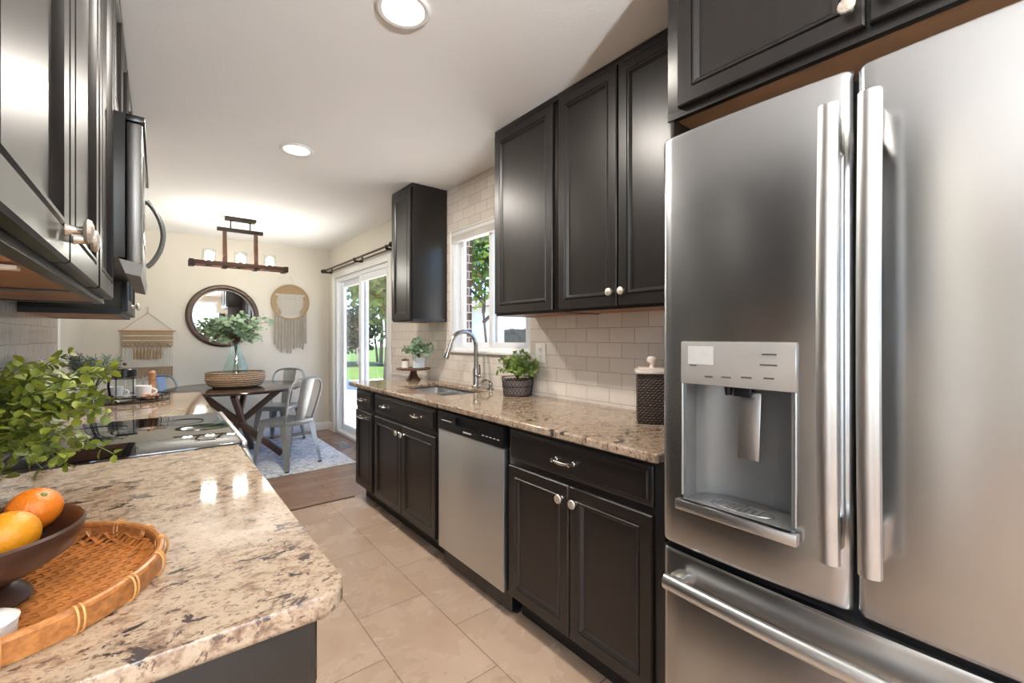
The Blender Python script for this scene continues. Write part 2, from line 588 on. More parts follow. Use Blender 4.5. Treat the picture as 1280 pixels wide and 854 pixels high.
MAT['bamboo_tie'] = plain('pale_bamboo_tie', rgb(204, 150, 88), 0.4, var=0.1)
MAT['orange'] = plain('orange_peel', rgb(216, 118, 26), 0.38, var=0.08, vscale=30, bmp=0.35, bscale=260)
MAT['lemon'] = plain('golden_citrus_peel', rgb(222, 146, 30), 0.38, var=0.08, vscale=26, bmp=0.35, bscale=260)
MAT['stem_brown'] = plain('brown_stem', rgb(88, 64, 42), 0.7, var=0.2)
MAT['stem_green'] = plain('green_stem', rgb(92, 108, 56), 0.6, var=0.2)
MAT['dark_stem'] = plain('dark_stem', rgb(48, 44, 36), 0.6, var=0.2)
MAT['pot_grey'] = plain('grey_ceramic', rgb(122, 114, 112), 0.35, var=0.06)
MAT['pot_blue'] = plain('pale_blue_ceramic', rgb(214, 226, 232), 0.25, var=0.03)
MAT['ceramic'] = plain('white_ceramic', rgb(236, 233, 228), 0.2, var=0.01)
MAT['candle_glass'] = plain('white_candle', rgb(240, 236, 226), 0.35, var=0.01)
MAT['soil'] = plain('potting_soil', rgb(92, 64, 48), 0.95, var=0.3, vscale=90, bmp=0.8)
MAT['marble'] = plain('cream_marble', rgb(226, 212, 200), 0.25, var=0.05, vscale=30)
MAT['chair_metal'] = plain('gunmetal_sheet', (0.36, 0.375, 0.38, 1), 0.38, 0.7, var=0.12, vscale=14)
MAT['rod_metal'] = plain('antique_bronze_rod', rgb(70, 54, 44), 0.35, 0.8, var=0.15)
MAT['mirror'] = plain('mirror_silver', (0.9, 0.9, 0.9, 1), 0.01, 1.0, var=0.005)
MAT['mirror_frame'] = plain('hammered_pewter_frame', rgb(92, 78, 70), 0.35, 0.75, var=0.25, vscale=60, bmp=0.8, bscale=90)
MAT['mirror_bead'] = plain('silver_bead', (0.6, 0.58, 0.56, 1), 0.25, 1.0, var=0.1)
MAT['concrete'] = plain('patio_concrete', rgb(226, 221, 214), 0.85, var=0.04, vscale=4)
MAT['siding'] = plain('white_siding', rgb(232, 228, 222), 0.7, var=0.03, vscale=3)
MAT['roof'] = plain('grey_shingle', rgb(120, 112, 108), 0.9, var=0.2, vscale=14)
MAT['fence'] = wood('weathered_fence', rgb(64, 64, 56), rgb(82, 80, 70), 0.8, (14, 14, 1))
MAT['lawn'] = plain('lawn_green', rgb(78, 106, 38), 0.9, var=0.25, vscale=2, bmp=0.8, bscale=30)
MAT['bark'] = plain('bark', rgb(92, 76, 62), 0.9, var=0.3, vscale=12, bmp=0.8, bscale=20)

def leafmat(name, c0, c1, rough=0.4, trans=0.15):
    m, nt, bs = new_mat(name)
    g = N(nt, 'ShaderNodeNewGeometry')
    nt.links.new(ramp(nt, g.outputs['Random Per Island'], [(0.0, c0), (0.55, c1), (1.0, c0)]), bs.inputs['Base Color'])
    bs.inputs['Roughness'].default_value = rough
    tr = N(nt, 'ShaderNodeBsdfTranslucent', {'Color': c1})
    mx = N(nt, 'ShaderNodeMixShader', {'Fac': trans, 1: bs.outputs[0], 2: tr.outputs[0]})
    nt.links.new(mx.outputs[0], nt.nodes['Material Output'].inputs['Surface'])
    return m
MAT['leaf_bright'] = leafmat('yellow_green_leaf', rgb(80, 97, 28), rgb(152, 161, 62), 0.45, 0.12)
MAT['leaf_euc'] = leafmat('eucalyptus_leaf', rgb(104, 132, 104), rgb(182, 204, 172), 0.45)
MAT['leaf_herb'] = leafmat('herb_leaf', rgb(84, 112, 44), rgb(142, 164, 84), 0.45)
MAT['leaf_blue'] = leafmat('blue_green_leaf', rgb(92, 128, 84), rgb(164, 190, 158), 0.5)
MAT['leaf_fern'] = leafmat('grey_green_frond', rgb(92, 112, 96), rgb(146, 164, 146), 0.6)
MAT['leaf_tree'] = leafmat('tree_leaf', rgb(54, 80, 24), rgb(118, 146, 54), 0.5, 0.3)
MAT['leaf_hedge'] = leafmat('hedge_leaf', rgb(36, 58, 28), rgb(66, 92, 44), 0.6)

def rug():
    m, nt, bs = new_mat('distressed_rug')
    co = obj_co(nt)
    a = noise(nt, co, 9, 6, 0.65, 1.2)
    v = N(nt, 'ShaderNodeTexVoronoi', {'Vector': co, 'Scale': 13.0}, feature='DISTANCE_TO_EDGE').outputs['Distance']
    c = ramp(nt, a, [(0.36, rgb(150, 162, 174)), (0.44, rgb(216, 220, 222)), (0.56, rgb(240, 239, 237)), (0.68, rgb(172, 184, 194))])
    c = mixc(nt, ramp(nt, v, [(0.02, (0.35, 0.35, 0.35, 1)), (0.08, (0, 0, 0, 1))]), c, rgb(112, 124, 140))
    nt.links.new(c, bs.inputs['Base Color'])
    bump(nt, bs, noise(nt, co, 220, 2), 0.6, 0.004)
    bs.inputs['Roughness'].default_value = 0.95
    return m
MAT['rug'] = rug()

def brick():
    m, nt, bs = new_mat('brown_brick')
    tc = N(nt, 'ShaderNodeTexCoord')
    sp = N(nt, 'ShaderNodeSeparateXYZ', {'Vector': tc.outputs['Object']})
    s = N(nt, 'ShaderNodeMath', {0: sp.outputs['X'], 1: sp.outputs['Y']}, operation='ADD')
    cb = N(nt, 'ShaderNodeCombineXYZ', {'X': s.outputs[0], 'Y': sp.outputs['Z']})
    br = N(nt, 'ShaderNodeTexBrick', {'Vector': cb.outputs[0], 'Scale': 1.0, 'Brick Width': 0.21, 'Row Height': 0.075, 'Mortar Size': 0.005,
           'Color1': rgb(80, 56, 47), 'Color2': rgb(62, 45, 39), 'Mortar': rgb(186, 176, 166)})
    nt.links.new(br.outputs['Color'], bs.inputs['Base Color'])
    bs.inputs['Roughness'].default_value = 0.9
    return m
MAT['brick'] = brick()

def pane(name, tint=(1, 1, 1, 1), f=1.0):
    """thin clear glass: see-through with a Fresnel reflection"""
    m, nt, bs = new_mat(name)
    nt.nodes.remove(bs)
    lw = N(nt, 'ShaderNodeLayerWeight', {'Blend': 0.5})
    p5 = N(nt, 'ShaderNodeMath', {0: lw.outputs['Facing'], 1: 5.0}, operation='POWER')
    fr = N(nt, 'ShaderNodeMath', {0: p5.outputs[0], 1: 0.9, 2: 0.035}, operation='MULTIPLY_ADD')
    tr = N(nt, 'ShaderNodeBsdfTransparent', {'Color': tint})
    gl = N(nt, 'ShaderNodeBsdfGlossy', {'Color': (f, f, f, 1), 'Roughness': 0.01})
    mx = N(nt, 'ShaderNodeMixShader', {'Fac': fr.outputs[0], 1: tr.outputs[0], 2: gl.outputs[0]})
    nt.links.new(mx.outputs[0], nt.nodes['Material Output'].inputs['Surface'])
    return m
MAT['pane'] = pane('window_glass')
MAT['thin_glass'] = pane('clear_thin_glass', (0.96, 0.98, 0.98, 1))
MAT['teal_glass'] = pane('teal_glass', (0.92, 0.985, 0.975, 1), 1.0)

def emit(name, col, s):
    m, nt, bs = new_mat(name)
    bs.inputs['Base Color'].default_value = col
    bs.inputs['Emission Color'].default_value = col
    bs.inputs['Emission Strength'].default_value = s
    return m
MAT['bulb'] = emit('lit_bulb', (1.0, 0.82, 0.56, 1), 14.0)
MAT['lens'] = emit('lit_lens', (1.0, 0.93, 0.82, 1), 7.0)

# ------------------------------------------------------------------ the setting
CEIL = 2.475
WR = 1.85          # kitchen right wall
WL = -0.43         # kitchen left wall
YF = 6.35          # far wall
TILE_END = 3.54
WY0, WY1, WZ0, WZ1 = 2.10, 3.09, 1.155, 2.13     # sink window
DY0, DY1, DZ1 = 4.30, 6.08, 2.06                 # glass door

struct('floor_tile', MB().box(-3.3, 2.0, -3.1, TILE_END, -0.1, 0.0), MAT['floor_tile'], 'beige stone tile floor of the galley kitchen', 'floor')
struct('floor_wood', MB().box(-0.7, 2.0, TILE_END, YF + .1, -0.1, 0.0), MAT['floor_wood'], 'brown plank floor of the dining corner', 'floor')
struct('ceiling', MB().box(-3.3, 2.0, -3.1, YF + .1, CEIL, CEIL + 0.12), MAT['ceiling'], 'white textured ceiling', 'ceiling')
mb = MB()
mb.cells([-3.1, WY0, WY1, DY0, DY1, YF + .1], [0, WZ0, DZ1, WZ1, CEIL], {(1, 1), (1, 2), (3, 0), (3, 1)}, lambda u, v, d: (WR + d, u, v), 0.15)
struct('wall_right', mb, MAT['wall'], 'beige wall with the sink window and the glass door', 'wall')
struct('wall_far', MB().box(-0.7, WR, YF, YF + .1, 0, CEIL), MAT['wall'], 'beige wall behind the dining table', 'wall')
struct('wall_left', MB().box(-0.58, WL, 0.47, 3.42, 0, CEIL), MAT['wall'], 'wall behind the range and the counter', 'wall')
struct('wall_dining', MB().cells([3.42, 3.72, 4.62, YF], [0, 2.05, CEIL], {(1, 0)}, lambda u, v, d: (-0.58 - d, u, v), 0.12), MAT['wall'], 'beige wall beside the dining corner', 'wall')
struct('wall_partition', MB().box(-3.2, -0.58, 0.47, 0.59, 0, CEIL), MAT['wall'], 'wall closing the living area', 'wall')
struct('wall_living', MB().cells([-3.1, -2.1, -0.2, 0.59], [0, 0.42, 2.38, CEIL], {(1, 1)}, lambda u, v, d: (-3.2 - d, u, v), 0.1), MAT['wall'], 'wall of the living area with a window', 'wall')
struct('wall_back', MB().cells([-3.2, -2.78, -1.02, -0.38, 1.38, WR], [0, 0.78, 2.32, CEIL], {(1, 1), (3, 1)}, lambda u, v, d: (u, -3.0 - d, v), 0.1), MAT['wall'], 'back wall of the living area with two windows', 'wall')

# tiled wall areas
mb = MB()
mb.cells([0.70, WY0, WY1, 4.22], [0.9, WZ0, WZ1, CEIL - 0.001], {(1, 1)}, lambda u, v, d: (WR - 0.009 + d, u, v), 0.008)
struct('trim_1', mb, MAT['subway'], 'cream glazed subway tile behind the sink counter', 'backsplash')
struct('trim_2', MB().box(WL + 0.001, WL + 0.009, 0.50, 3.40, 0.9, 1.56), MAT['subway'], 'pale glazed tile behind the range', 'backsplash')
# baseboards
struct('baseboard_far', MB().box(-0.57, WR - 0.013, YF - 0.014, YF - 0.001, 0.0, 0.11, 0.004), MAT['trim'], 'white baseboard under the dining wall', 'baseboard')
struct('baseboard_right', MB().box(WR - 0.014, WR - 0.001, DY1 + 0.09, YF - 0.015, 0.0, 0.11, 0.004).box(WR - 0.014, WR - 0.001, 3.62, DY0 - 0.09, 0.0, 0.11, 0.004), MAT['trim'], 'white baseboard beside the glass door', 'baseboard')
struct('baseboard_dining', MB().box(-0.579, -0.566, 4.72, YF - 0.015, 0.0, 0.11, 0.004), MAT['trim'], 'white baseboard along the dining side wall', 'baseboard')
struct('trim_3', MB().box(0.0, WR - 0.62, TILE_END - 0.012, TILE_END + 0.012, 0.0, 0.006, 0.002), MAT['leg_wood'], 'thin strip where tile meets planks', 'trim')

# window over the sink
win = struct('window_1', MB().box(WR + 0.02, WR + 0.11, WY0, WY0 + 0.05, WZ0, WZ1, 0.004).box(WR + 0.02, WR + 0.11, WY1 - 0.05, WY1, WZ0, WZ1, 0.004)
             .box(WR + 0.02, WR + 0.11, WY0 + .05, WY1 - .05, WZ0, WZ0 + 0.045, 0.004).box(WR + 0.02, WR + 0.11, WY0 + .05, WY1 - .05, WZ1 - 0.045, WZ1, 0.004),
             MAT['vinyl'], 'white sliding window over the sink', 'window')
def sash(y0, y1, x0, x1, z0, z1, w, parent, name='sash'):
    m = MB()
    m.box(x0, x1, y0, y0 + w, z0, z1, 0.004).box(x0, x1, y1 - w, y1, z0, z1, 0.004)
    m.box(x0, x1, y0 + w, y1 - w, z0, z0 + w, 0.004).box(x0, x1, y0 + w, y1 - w, z1 - w, z1, 0.004)
    f = m.build(name, MAT['vinyl'], parent)
    xm = (x0 + x1) / 2
    MB().box(xm - 0.002, xm + 0.002, y0 + w, y1 - w, z0 + w, z1 - w).build('pane', MAT['pane'], f)
    return f
sash(2.545, WY1 - 0.05, WR + 0.066, WR + 0.10, WZ0 + .045, WZ1 - .045, 0.035, win)
sash(WY0 + .05, 2.60, WR + 0.028, WR + 0.06, WZ0 + .045, WZ1 - .045, 0.04, win)
MB().box(WR - 0.03, WR + 0.02, WY0, WY1, WZ0 - 0.0, WZ0 + 0.018, 0.004).build('sill', MAT['trim'], win)
MB().box(WR - 0.006, WR + 0.02, WY1 - 0.014, WY1 + 0.012, WZ0 + .018, WZ1 + 0.012, 0.003).box(WR - 0.006, WR + 0.02, WY0 - 0.012, WY0 + 0.014, WZ0 + .018, WZ1 + 0.012, 0.003).box(WR - 0.006, WR + 0.02, WY0 + .014, WY1 - .014, WZ1 - .014, WZ1 + 0.012, 0.003).build('casing', MAT['trim'], win)
bl = thing('window_blind', 'raised white slat blind gathered at the top of the sink window', 'blind', (WR + 0.0, 2.595, 2.03))
MB().box(WR - 0.002, WR + 0.018, WY0 + .02, WY1 - .02, 2.085, 2.115, 0.003).build('head_rail', MAT['trim'], bl)
mb = MB()
for i in range(8):
    z = 2.03 + i * 0.0065
    mb.box(WR - 0.006, WR + 0.018, WY0 + .025, WY1 - .025, z, z + 0.0035)
mb.build('slats', MAT['ceramic'], bl)

# glass sliding door
dr = struct('door_1', MB().box(WR + 0.01, WR + 0.13, DY0, DY0 + 0.05, 0, DZ1, 0.004).box(WR + 0.01, WR + 0.13, DY1 - 0.05, DY1, 0, DZ1, 0.004)
            .box(WR + 0.01, WR + 0.13, DY0 + .05, DY1 - .05, DZ1 - 0.05, DZ1, 0.004).box(WR + 0.01, WR + 0.13, DY0 + .05, DY1 - .05, 0, 0.04, 0.004),
            MAT['vinyl'], 'white framed sliding glass door to the yard', 'door')
sash(DY0 + .05, 5.24, WR + 0.02, WR + 0.06, 0.04, DZ1 - .05, 0.075, dr, 'door_panel')
sash(5.16, DY1 - .05, WR + 0.075, WR + 0.115, 0.04, DZ1 - .05, 0.075, dr, 'door_panel')
MB().box(WR - 0.02, WR - 0.001, DY0 - 0.075, DY0 + .004, 0, DZ1 + .075, 0.005).box(WR - 0.02, WR - 0.001, DY1 - .004, DY1 + 0.075, 0, DZ1 + .075, 0.005).box(WR - 0.02, WR - 0.001, DY0 + .004, DY1 - .004, DZ1 - 0.004, DZ1 + 0.075, 0.005).build('casing', MAT['trim'], dr)
MB().tube([(WR + .02, 5.2, 0.95), (WR - .012, 5.2, 0.96), (WR - .012, 5.2, 1.14), (WR + .02, 5.2, 1.15)], 0.008, 8).build('handle', MAT['plate_white'], dr)

# side door past the counter
d2 = struct('door_2', MB().panel(3.73, 4.61, 0.01, 2.04, -0.60, 1, [(0, -0.04), (0, -0.001), (0.001, 0), (0.11, 0), (0.12, -0.008), (0.2, -0.008)]), MAT['door_white'], 'white painted side door past the counter', 'door')
MB().box(-0.585, -0.565, 3.65, 3.73, 0, 2.12, 0.004).box(-0.585, -0.565, 4.61, 4.70, 0, 2.12, 0.004).box(-0.585, -0.565, 3.73, 4.61, 2.04, 2.12, 0.004).build('casing', MAT['trim'], d2)
MB().lathe([(0.024, 0.0), (0.024, .006), (0.009, .01), (0.009, .035), (0.026, .045), (0.03, .058), (0.022, .072), (0.0, .076)], (-0.6, 4.50, 1.1), 20, 'X').build('door_knob', MAT['nickel'], d2)

# windows of the living area behind the viewer
def back_window(n, x0, x1, y0, y1, z0, z1, ax, lab):
    m = MB()
    if ax == 'x':
        for (a, b) in ((x0, x0 + .05), (x1 - .05, x1), ((x0 + x1) / 2 - .03, (x0 + x1) / 2 + .03)):
            m.box(a, b, y0, y1, z0, z1, .004)
        m.box(x0, x1, y0 + .001, y1 - .001, z0, z0 + .05, .004).box(x0, x1, y0 + .001, y1 - .001, z1 - .05, z1, .004)
    else:
        for (a, b) in ((y0, y0 + .05), (y1 - .05, y1), ((y0 + y1) / 2 - .03, (y0 + y1) / 2 + .03)):
            m.box(x0, x1, a, b, z0, z1, .004)
        m.box(x0 + .001, x1 - .001, y0, y1, z0, z0 + .05, .004).box(x0 + .001, x1 - .001, y0, y1, z1 - .05, z1, .004)
    struct('window_%d' % n, m, MAT['vinyl'], lab, 'window')
back_window(2, -2.78, -1.02, -3.09, -3.03, .78, 2.32, 'x', 'white framed window in the back wall by the living corner')
back_window(3, -0.38, 1.38, -3.09, -3.03, .78, 2.32, 'x', 'white framed window in the back wall behind the viewer')
back_window(4, -3.29, -3.23, -2.1, -.2, .42, 2.38, 'y', 'tall white framed window in the living side wall')

# outdoors
struct('sun_block_eaves', MB().cells([-4.3, -3.4, 2.02, 2.9], [-4.1, -3.2, YF + .12, 7.4], {(1, 1)}, lambda u, v, d: (u, v, 2.6 + d), .14), MAT['roof'], 'unseen roof overhang added to keep sun out of the windows', 'eaves')  # overhang added out of view to stop direct sun entering the rooms
struct('ground_patio', MB().box(2.0, 11, -4, 14, -0.2, -0.1), MAT['concrete'], 'pale concrete patio outside the glass door', 'patio')
o = MB().box(2.0, 60, -20, 60, -0.3, -0.18).build('lawn', MAT['lawn'], None, origin=(0, 0, 0))
tag(o, 'bright green lawn beyond the patio', 'lawn', kind='stuff')
struct('pillar_brick', MB().box(2.02, 2.235, 3.36, 3.78, -0.15, 2.9), MAT['brick'], 'brown brick pillar outside the sink window', 'pillar')

def leafy(n, c, rad, L, rnd, flat=1.0):
    m = MB()
    for i in range(n):
        d = Vector((rnd.gauss(0, 1), rnd.gauss(0, 1), rnd.gauss(0, 1))).normalized()
        q = rnd.random() ** 0.42
        lump = 0.8 + 0.2 * math.sin(d.x * 5 + d.z * 4) * math.cos(d.y * 6)
        p = Vector(c) + Vector((d.x * rad[0], d.y * rad[1], d.z * rad[2])) * (q * lump)
        m.leaf(p, (rnd.gauss(0, 1), rnd.gauss(0, 1), rnd.gauss(-.3, .7)), (rnd.gauss(0, 1), rnd.gauss(0, 1), 1.0), L * rnd.uniform(.7, 1.3), L * .55)
    return m

def tree(lab, x, y, h, rad, n, L, seed, group=None, thick=1.0):
    rnd = random.Random(seed)
    t = thing('tree', lab, 'tree', (x, y, -0.17), group)
    m = MB()
    m.tube([(x, y, -0.17), (x + .05, y - .03, h * .35), (x - .02, y + .04, h * .7), (x, y, h)], [.1 * thick, .08 * thick, .06 * thick, .03 * thick], 10)
    for i in range(7):
        a = i * 0.9
        z = h * (.5 + .06 * i)
        m.tube([(x, y, z), (x + math.cos(a) * rad[0] * .4, y + math.sin(a) * rad[1] * .4, z + .35), (x + math.cos(a) * rad[0] * .75, y + math.sin(a) * rad[1] * .75, z + .8)], [.035, .022, .01], 6)
    m.build('trunk', MAT['bark'], t)
    leafy(n, (x, y, h), rad, L, rnd).build('crown', MAT['leaf_tree'], t, smooth=False, recalc=False)
    return t
tree('leafy green tree seen through the glass door', 4.9, 11.6, 3.3, (1.6, 1.6, 1.9), 2600, .2, 3)
tree('slim young tree close outside the sink window', 4.75, 6.75, 3.1, (1.1, 1.1, 1.35), 2400, .13, 5, None, .3)
tree('tall tree above the hedge far across the lawn', 9.0, 22.0, 4.6, (2.8, 2.8, 2.6), 2200, .4, 9)
for i, (x, y, w, hh, lab) in enumerate(((5.4, 21.3, 1.7, 3.0, 'dark clipped hedge at the near end of the lawn edge'), (10.4, 20.6, 1.9, 2.6, 'dark hedge under the tall tree across the lawn'), (7.9, 24.4, 2.7, 3.3, 'dark hedge tallest of the row across the lawn'))):
    rnd = random.Random(40 + i)
    m = leafy(1700, (x, y, hh / 2 + .1), (w, 1.2, hh / 2), .34, rnd)
    for (dx, q) in ((-.7, .8), (0, .9), (.7, .8)):
        m.tube([(x + dx * w, y, -.17), (x + dx * w * .9, y, hh * .6 * q)], [.08, .03], 6)
    o = m.build('hedge', MAT['leaf_hedge'], None, smooth=False, recalc=False)
    tag(o, lab, 'hedge', 'hedges across the lawn')
hs = thing('neighbor_house', 'white neighbor house with grey roof beyond the fence', 'house', (11.5, 10.4, -.17))
MB().box(9.2, 14, 6.2, 14.6, -.17, 2.35).build('walls', MAT['siding'], hs)
MB().add([(8.8, 5.9, 2.35), (14.4, 5.9, 2.35), (14.4, 14.9, 2.35), (8.8, 14.9, 2.35), (11.6, 6.6, 3.5), (11.6, 14.2, 3.5)], [(0, 1, 2, 3), (0, 1, 4), (1, 2, 5, 4), (2, 3, 5), (3, 0, 4, 5)]).build('roof', MAT['roof'], hs)
MB().box(9.15, 9.2, 9.0, 10.2, .8, 1.8, .01).build('window', MAT['display'], hs)
fc = thing('garden_fence', 'weathered grey board fence outside the sink window', 'fence', (7.0, 6.2, -.17))
mb = MB()
for i in range(28):
    y = 3.4 + i * .2
    mb.box(6.98, 7.0, y, y + .19, -.15, 1.46 + .01 * (i % 3), .004)
mb.build('boards', MAT['fence'], fc)
MB().box(7.0, 7.04, 3.4, 9.0, .2, .28, .004).box(7.0, 7.04, 3.4, 9.0, 1.2, 1.28, .004).build('rails', MAT['fence'], fc)

# ------------------------------------------------------------------ cabinets
DOOR = [(0, -.02), (0, -.004), (.004, 0), (.043, 0), (.046, -.004), (.050, .001), (.055, .001), (.060, -.003), (.066, -.010), (.069, -.010)]
DRAWER = [(0, -.02), (0, -.009), (.004, -.006), (.016, -.005), (.022, 0)]

def knob(x, y, z, nx, door):
    pr = [(.009, 0), (.007, .004), (.0055, .012), (.007, .018)]
    k = MB().lathe([(r, nx * d) for r, d in pr], (x, y, z), 16, 'X').build('knob', MAT['nickel'], door)
    MB().lathe([(r, nx * d) for r, d in ((.007, .018), (.0155, .019), (.0175, .023), (.0155, .027), (.008, .0295), (0, .030))], (x, y, z), 18, 'X').build('knob_face', MAT['knob_face'], k)

def pull(x, y, z, nx, drawer, half=.045):
    m = MB()
    pts = []
    for i in range(13):
        t = -1 + 2 * i / 12
        pts.append((x + nx * (.026 - .006 * t * t), y + t * half, z - .004 * (1 - t * t)))
    m.tube(pts, [.0045 + .0025 * (1 - abs(-1 + i / 6)) for i in range(13)], 10)
    for s in (-1, 1):
        m.lathe([(.009, 0), (.009, nx * .003), (.0055, nx * .006), (.0055, nx * .018), (.0085, nx * .022), (.008, nx * .028), (0, nx * .031)], (x, y + s * half, z), 14, 'X')
    m.build('pull', MAT['nickel'], drawer)

XF = 1.22
def base_case(root, y0, y1, xf, xb, nx, toe=.07, hollow=False):
    lo, hi = min(xf, xb), max(xf, xb)
    face = xf - nx * .021
    a, b = (face, xb) if nx < 0 else (xb, face)
    if hollow:
        m = MB().box(a, b, y0, y0 + .018, .112, .884).box(a, b, y1 - .018, y1, .112, .884).box(a, b, y0 + .018, y1 - .018, .112, .13).box(a, a + .019, y0 + .018, y1 - .018, .13, .884).box(b - .008, b, y0 + .018, y1 - .018, .13, .884)
    else:
        m = MB().box(a, b, y0, y1, .112, .884, .001)
    m.build('case', MAT['cab'], root)
    tx = face - nx * toe
    a, b = (tx, xb) if nx < 0 else (xb, tx)
    MB().box(a, b, y0, y1, 0, .111).build('toe_kick', MAT['cab_black'], root)

def base_cabinet(lab, y0, y1, doors, drawers, pulls, knobs, nx=-1, xf=XF, xb=WR - .01, group='base cabinets', hollow=False):
    root = thing('base_cabinet', lab, 'cabinet', ((xf + xb) / 2, (y0 + y1) / 2, 0), group)
    base_case(root, y0, y1, xf, xb, nx, hollow=hollow)
    ds = []
    for (a, b) in drawers:
        ds.append(MB().panel(a, b, .735, .868, xf, nx, DRAWER).build('drawer_front', MAT['cab'], root))
    for (di, y) in pulls:
        pull(xf, y, .80, nx, ds[di])
    dd = []
    for (a, b) in doors:
        dd.append(MB().panel(a, b, .13, .71, xf, nx, DOOR).build('door', MAT['cab'], root))
    for (di, y) in knobs:
        knob(xf, y, .655, nx, dd[di])
    return root, dd

base_cabinet('dark two-door base cabinet with one drawer next to the fridge', .775, 1.555, [(.808, 1.168), (1.174, 1.54)], [(.808, 1.54)], [(0, 1.19)], [(0, 1.135), (1, 1.207)])
base_cabinet('dark sink base cabinet with a wide false drawer and two pulls', 2.185, 3.125, [(2.21, 2.65), (2.657, 3.10)], [(2.21, 3.10)], [(0, 2.42), (0, 2.89)], [(0, 2.615), (1, 2.692)], hollow=True)
r_, dd_ = base_cabinet('narrow dark cabinet at the dining end of the sink run', 3.13, 3.505, [(3.155, 3.485)], [(3.155, 3.485)], [(0, 3.32)], [])
pull(XF, 3.32, .668, -1, dd_[0], .06)

# dishwasher
dw = thing('dishwasher', 'stainless dishwasher with black control strip', 'dishwasher', (1.5, 1.87, 0))
MB().box(1.262, 1.83, 1.565, 2.175, .02, .882).build('tub', MAT['black'], dw)
o = MB().box(1.218, 1.26, 1.573, 2.167, .118, .772, .006).build('door', MAT['steel_dw'], dw)
mb = MB()
mb.cells([1.573, 1.76, 1.98, 2.167], [.776, .815, .858, .872], {(1, 1)}, lambda u, v, d: (1.214 + d, u, v), .03)
mb.box(1.236, 1.258, 1.76, 1.98, .815, .858)
cs = mb.build('control_strip', MAT['black'], dw)
for (a, b, c, d) in [(1.60 + i * .03, 1.616 + i * .03, .805, .809) for i in range(5)] + [(1.83, 1.905, .79, .797), (2.02, 2.12, .824, .828)]:
    MB().box(1.2125, 1.2145, a, b, c, d).build('marking', MAT['ink_light'], cs)
MB().box(1.29, 1.32, 1.57, 2.17, .0, .112, .002).build('kick_plate', MAT['cab_black'], dw)

# countertops
def slab_hole(xs, ys, skip, z0, z1, b):
    m = MB().cells(xs, ys, skip, lambda u, v, d: (u, v, z0 + d), z1 - z0)
    bm = bmesh.new()
    vs = [bm.verts.new(v) for v in m.v]
    for f in m.f:
        try:
            bm.faces.new([vs[i] for i in f])
        except ValueError:
            pass
    bmesh.ops.recalc_face_normals(bm, faces=bm.faces[:])
    es = [e for e in bm.edges if len(e.link_faces) == 2 and e.calc_face_angle() > 1.2]
    bmesh.ops.bevel(bm, geom=es, offset=b, segments=3, affect='EDGES', profile=0.5)
    return MB().bm(bm)
SX0, SX1, SY0, SY1 = 1.375, 1.728, 2.36, 3.06
ct = slab_hole([1.195, SX0, SX1, WR - .012], [.772, SY0, SY1, 3.575], {(1, 1)}, .886, .918, .008).build('countertop', MAT['granite'], None)
weigh(ct)
tag(ct, 'speckled tan granite countertop around the sink', 'countertop')
sk = thing('sink', 'stainless undermount sink below the window', 'sink', (1.535, 2.71, .69))
mb = MB()
mb.lathe_open([(0, 0)] * 3) if False else None
def basin(x0, x1, y0, y1, z0, z1, t, r):
    def rr(x0, x1, y0, y1, r, z, n=6):
        pts = []
        for (cx, cy, a0) in ((x1 - r, y1 - r, 0), (x0 + r, y1 - r, 90), (x0 + r, y0 + r, 180), (x1 - r, y0 + r, 270)):
            for i in range(n + 1):
                a = R(a0 + 90 * i / n)
                pts.append((cx + r * math.cos(a), cy + r * math.sin(a), z))
        return pts
    loops = [rr(x0 - .02, x1 + .02, y0 - .02, y1 + .02, r, z1), rr(x0, x1, y0, y1, r, z1), rr(x0 + .005, x1 - .005, y0 + .005, y1 - .005, r, z0 + .04), rr(x0 + .03, x1 - .03, y0 + .03, y1 - .03, r, z0 + .004),
             rr(x0 + .03, x1 - .03, y0 + .03, y1 - .03, r, z0 - .004), rr(x0 - .004, x1 + .004, y0 - .004, y1 + .004, r, z0 + .03), rr(x0 - .004, x1 + .004, y0 - .004, y1 + .004, r, z1 - .004), rr(x0 - .02, x1 + .02, y0 - .02, y1 + .02, r, z1 - .003)]
    k = len(loops[0])
    vs = [p for l in loops for p in l]
    fs = []
    for i in range(len(loops)):
        if i == 3:
            continue
        j2 = (i + 1) % len(loops)
        for j in range(k):
            fs.append((i * k + j, i * k + (j + 1) % k, j2 * k + (j + 1) % k, j2 * k + j))
    fs.append(tuple(3 * k + j for j in range(k)))
    fs.append(tuple(4 * k + j for j in range(k)))
    return MB().add(vs, fs)
b1 = basin(SX0 + .004, SX1 - .004, SY0 + .005, 2.70, .70, .884, .002, .05).build('basin', MAT['steel_soft'], sk)
b2 = basin(SX0 + .004, SX1 - .004, 2.745, SY1 - .005, .70, .884, .002, .05).build('basin', MAT['steel_soft'], sk)
for (b, y) in ((b1, 2.53), (b2, 2.9)):
    MB().lathe([(.042, .704), (.042, .708), (.034, .709), (.03, .7055), (0, .7055)], (1.54, y, 0), 20).build('drain', MAT['nickel'], b)

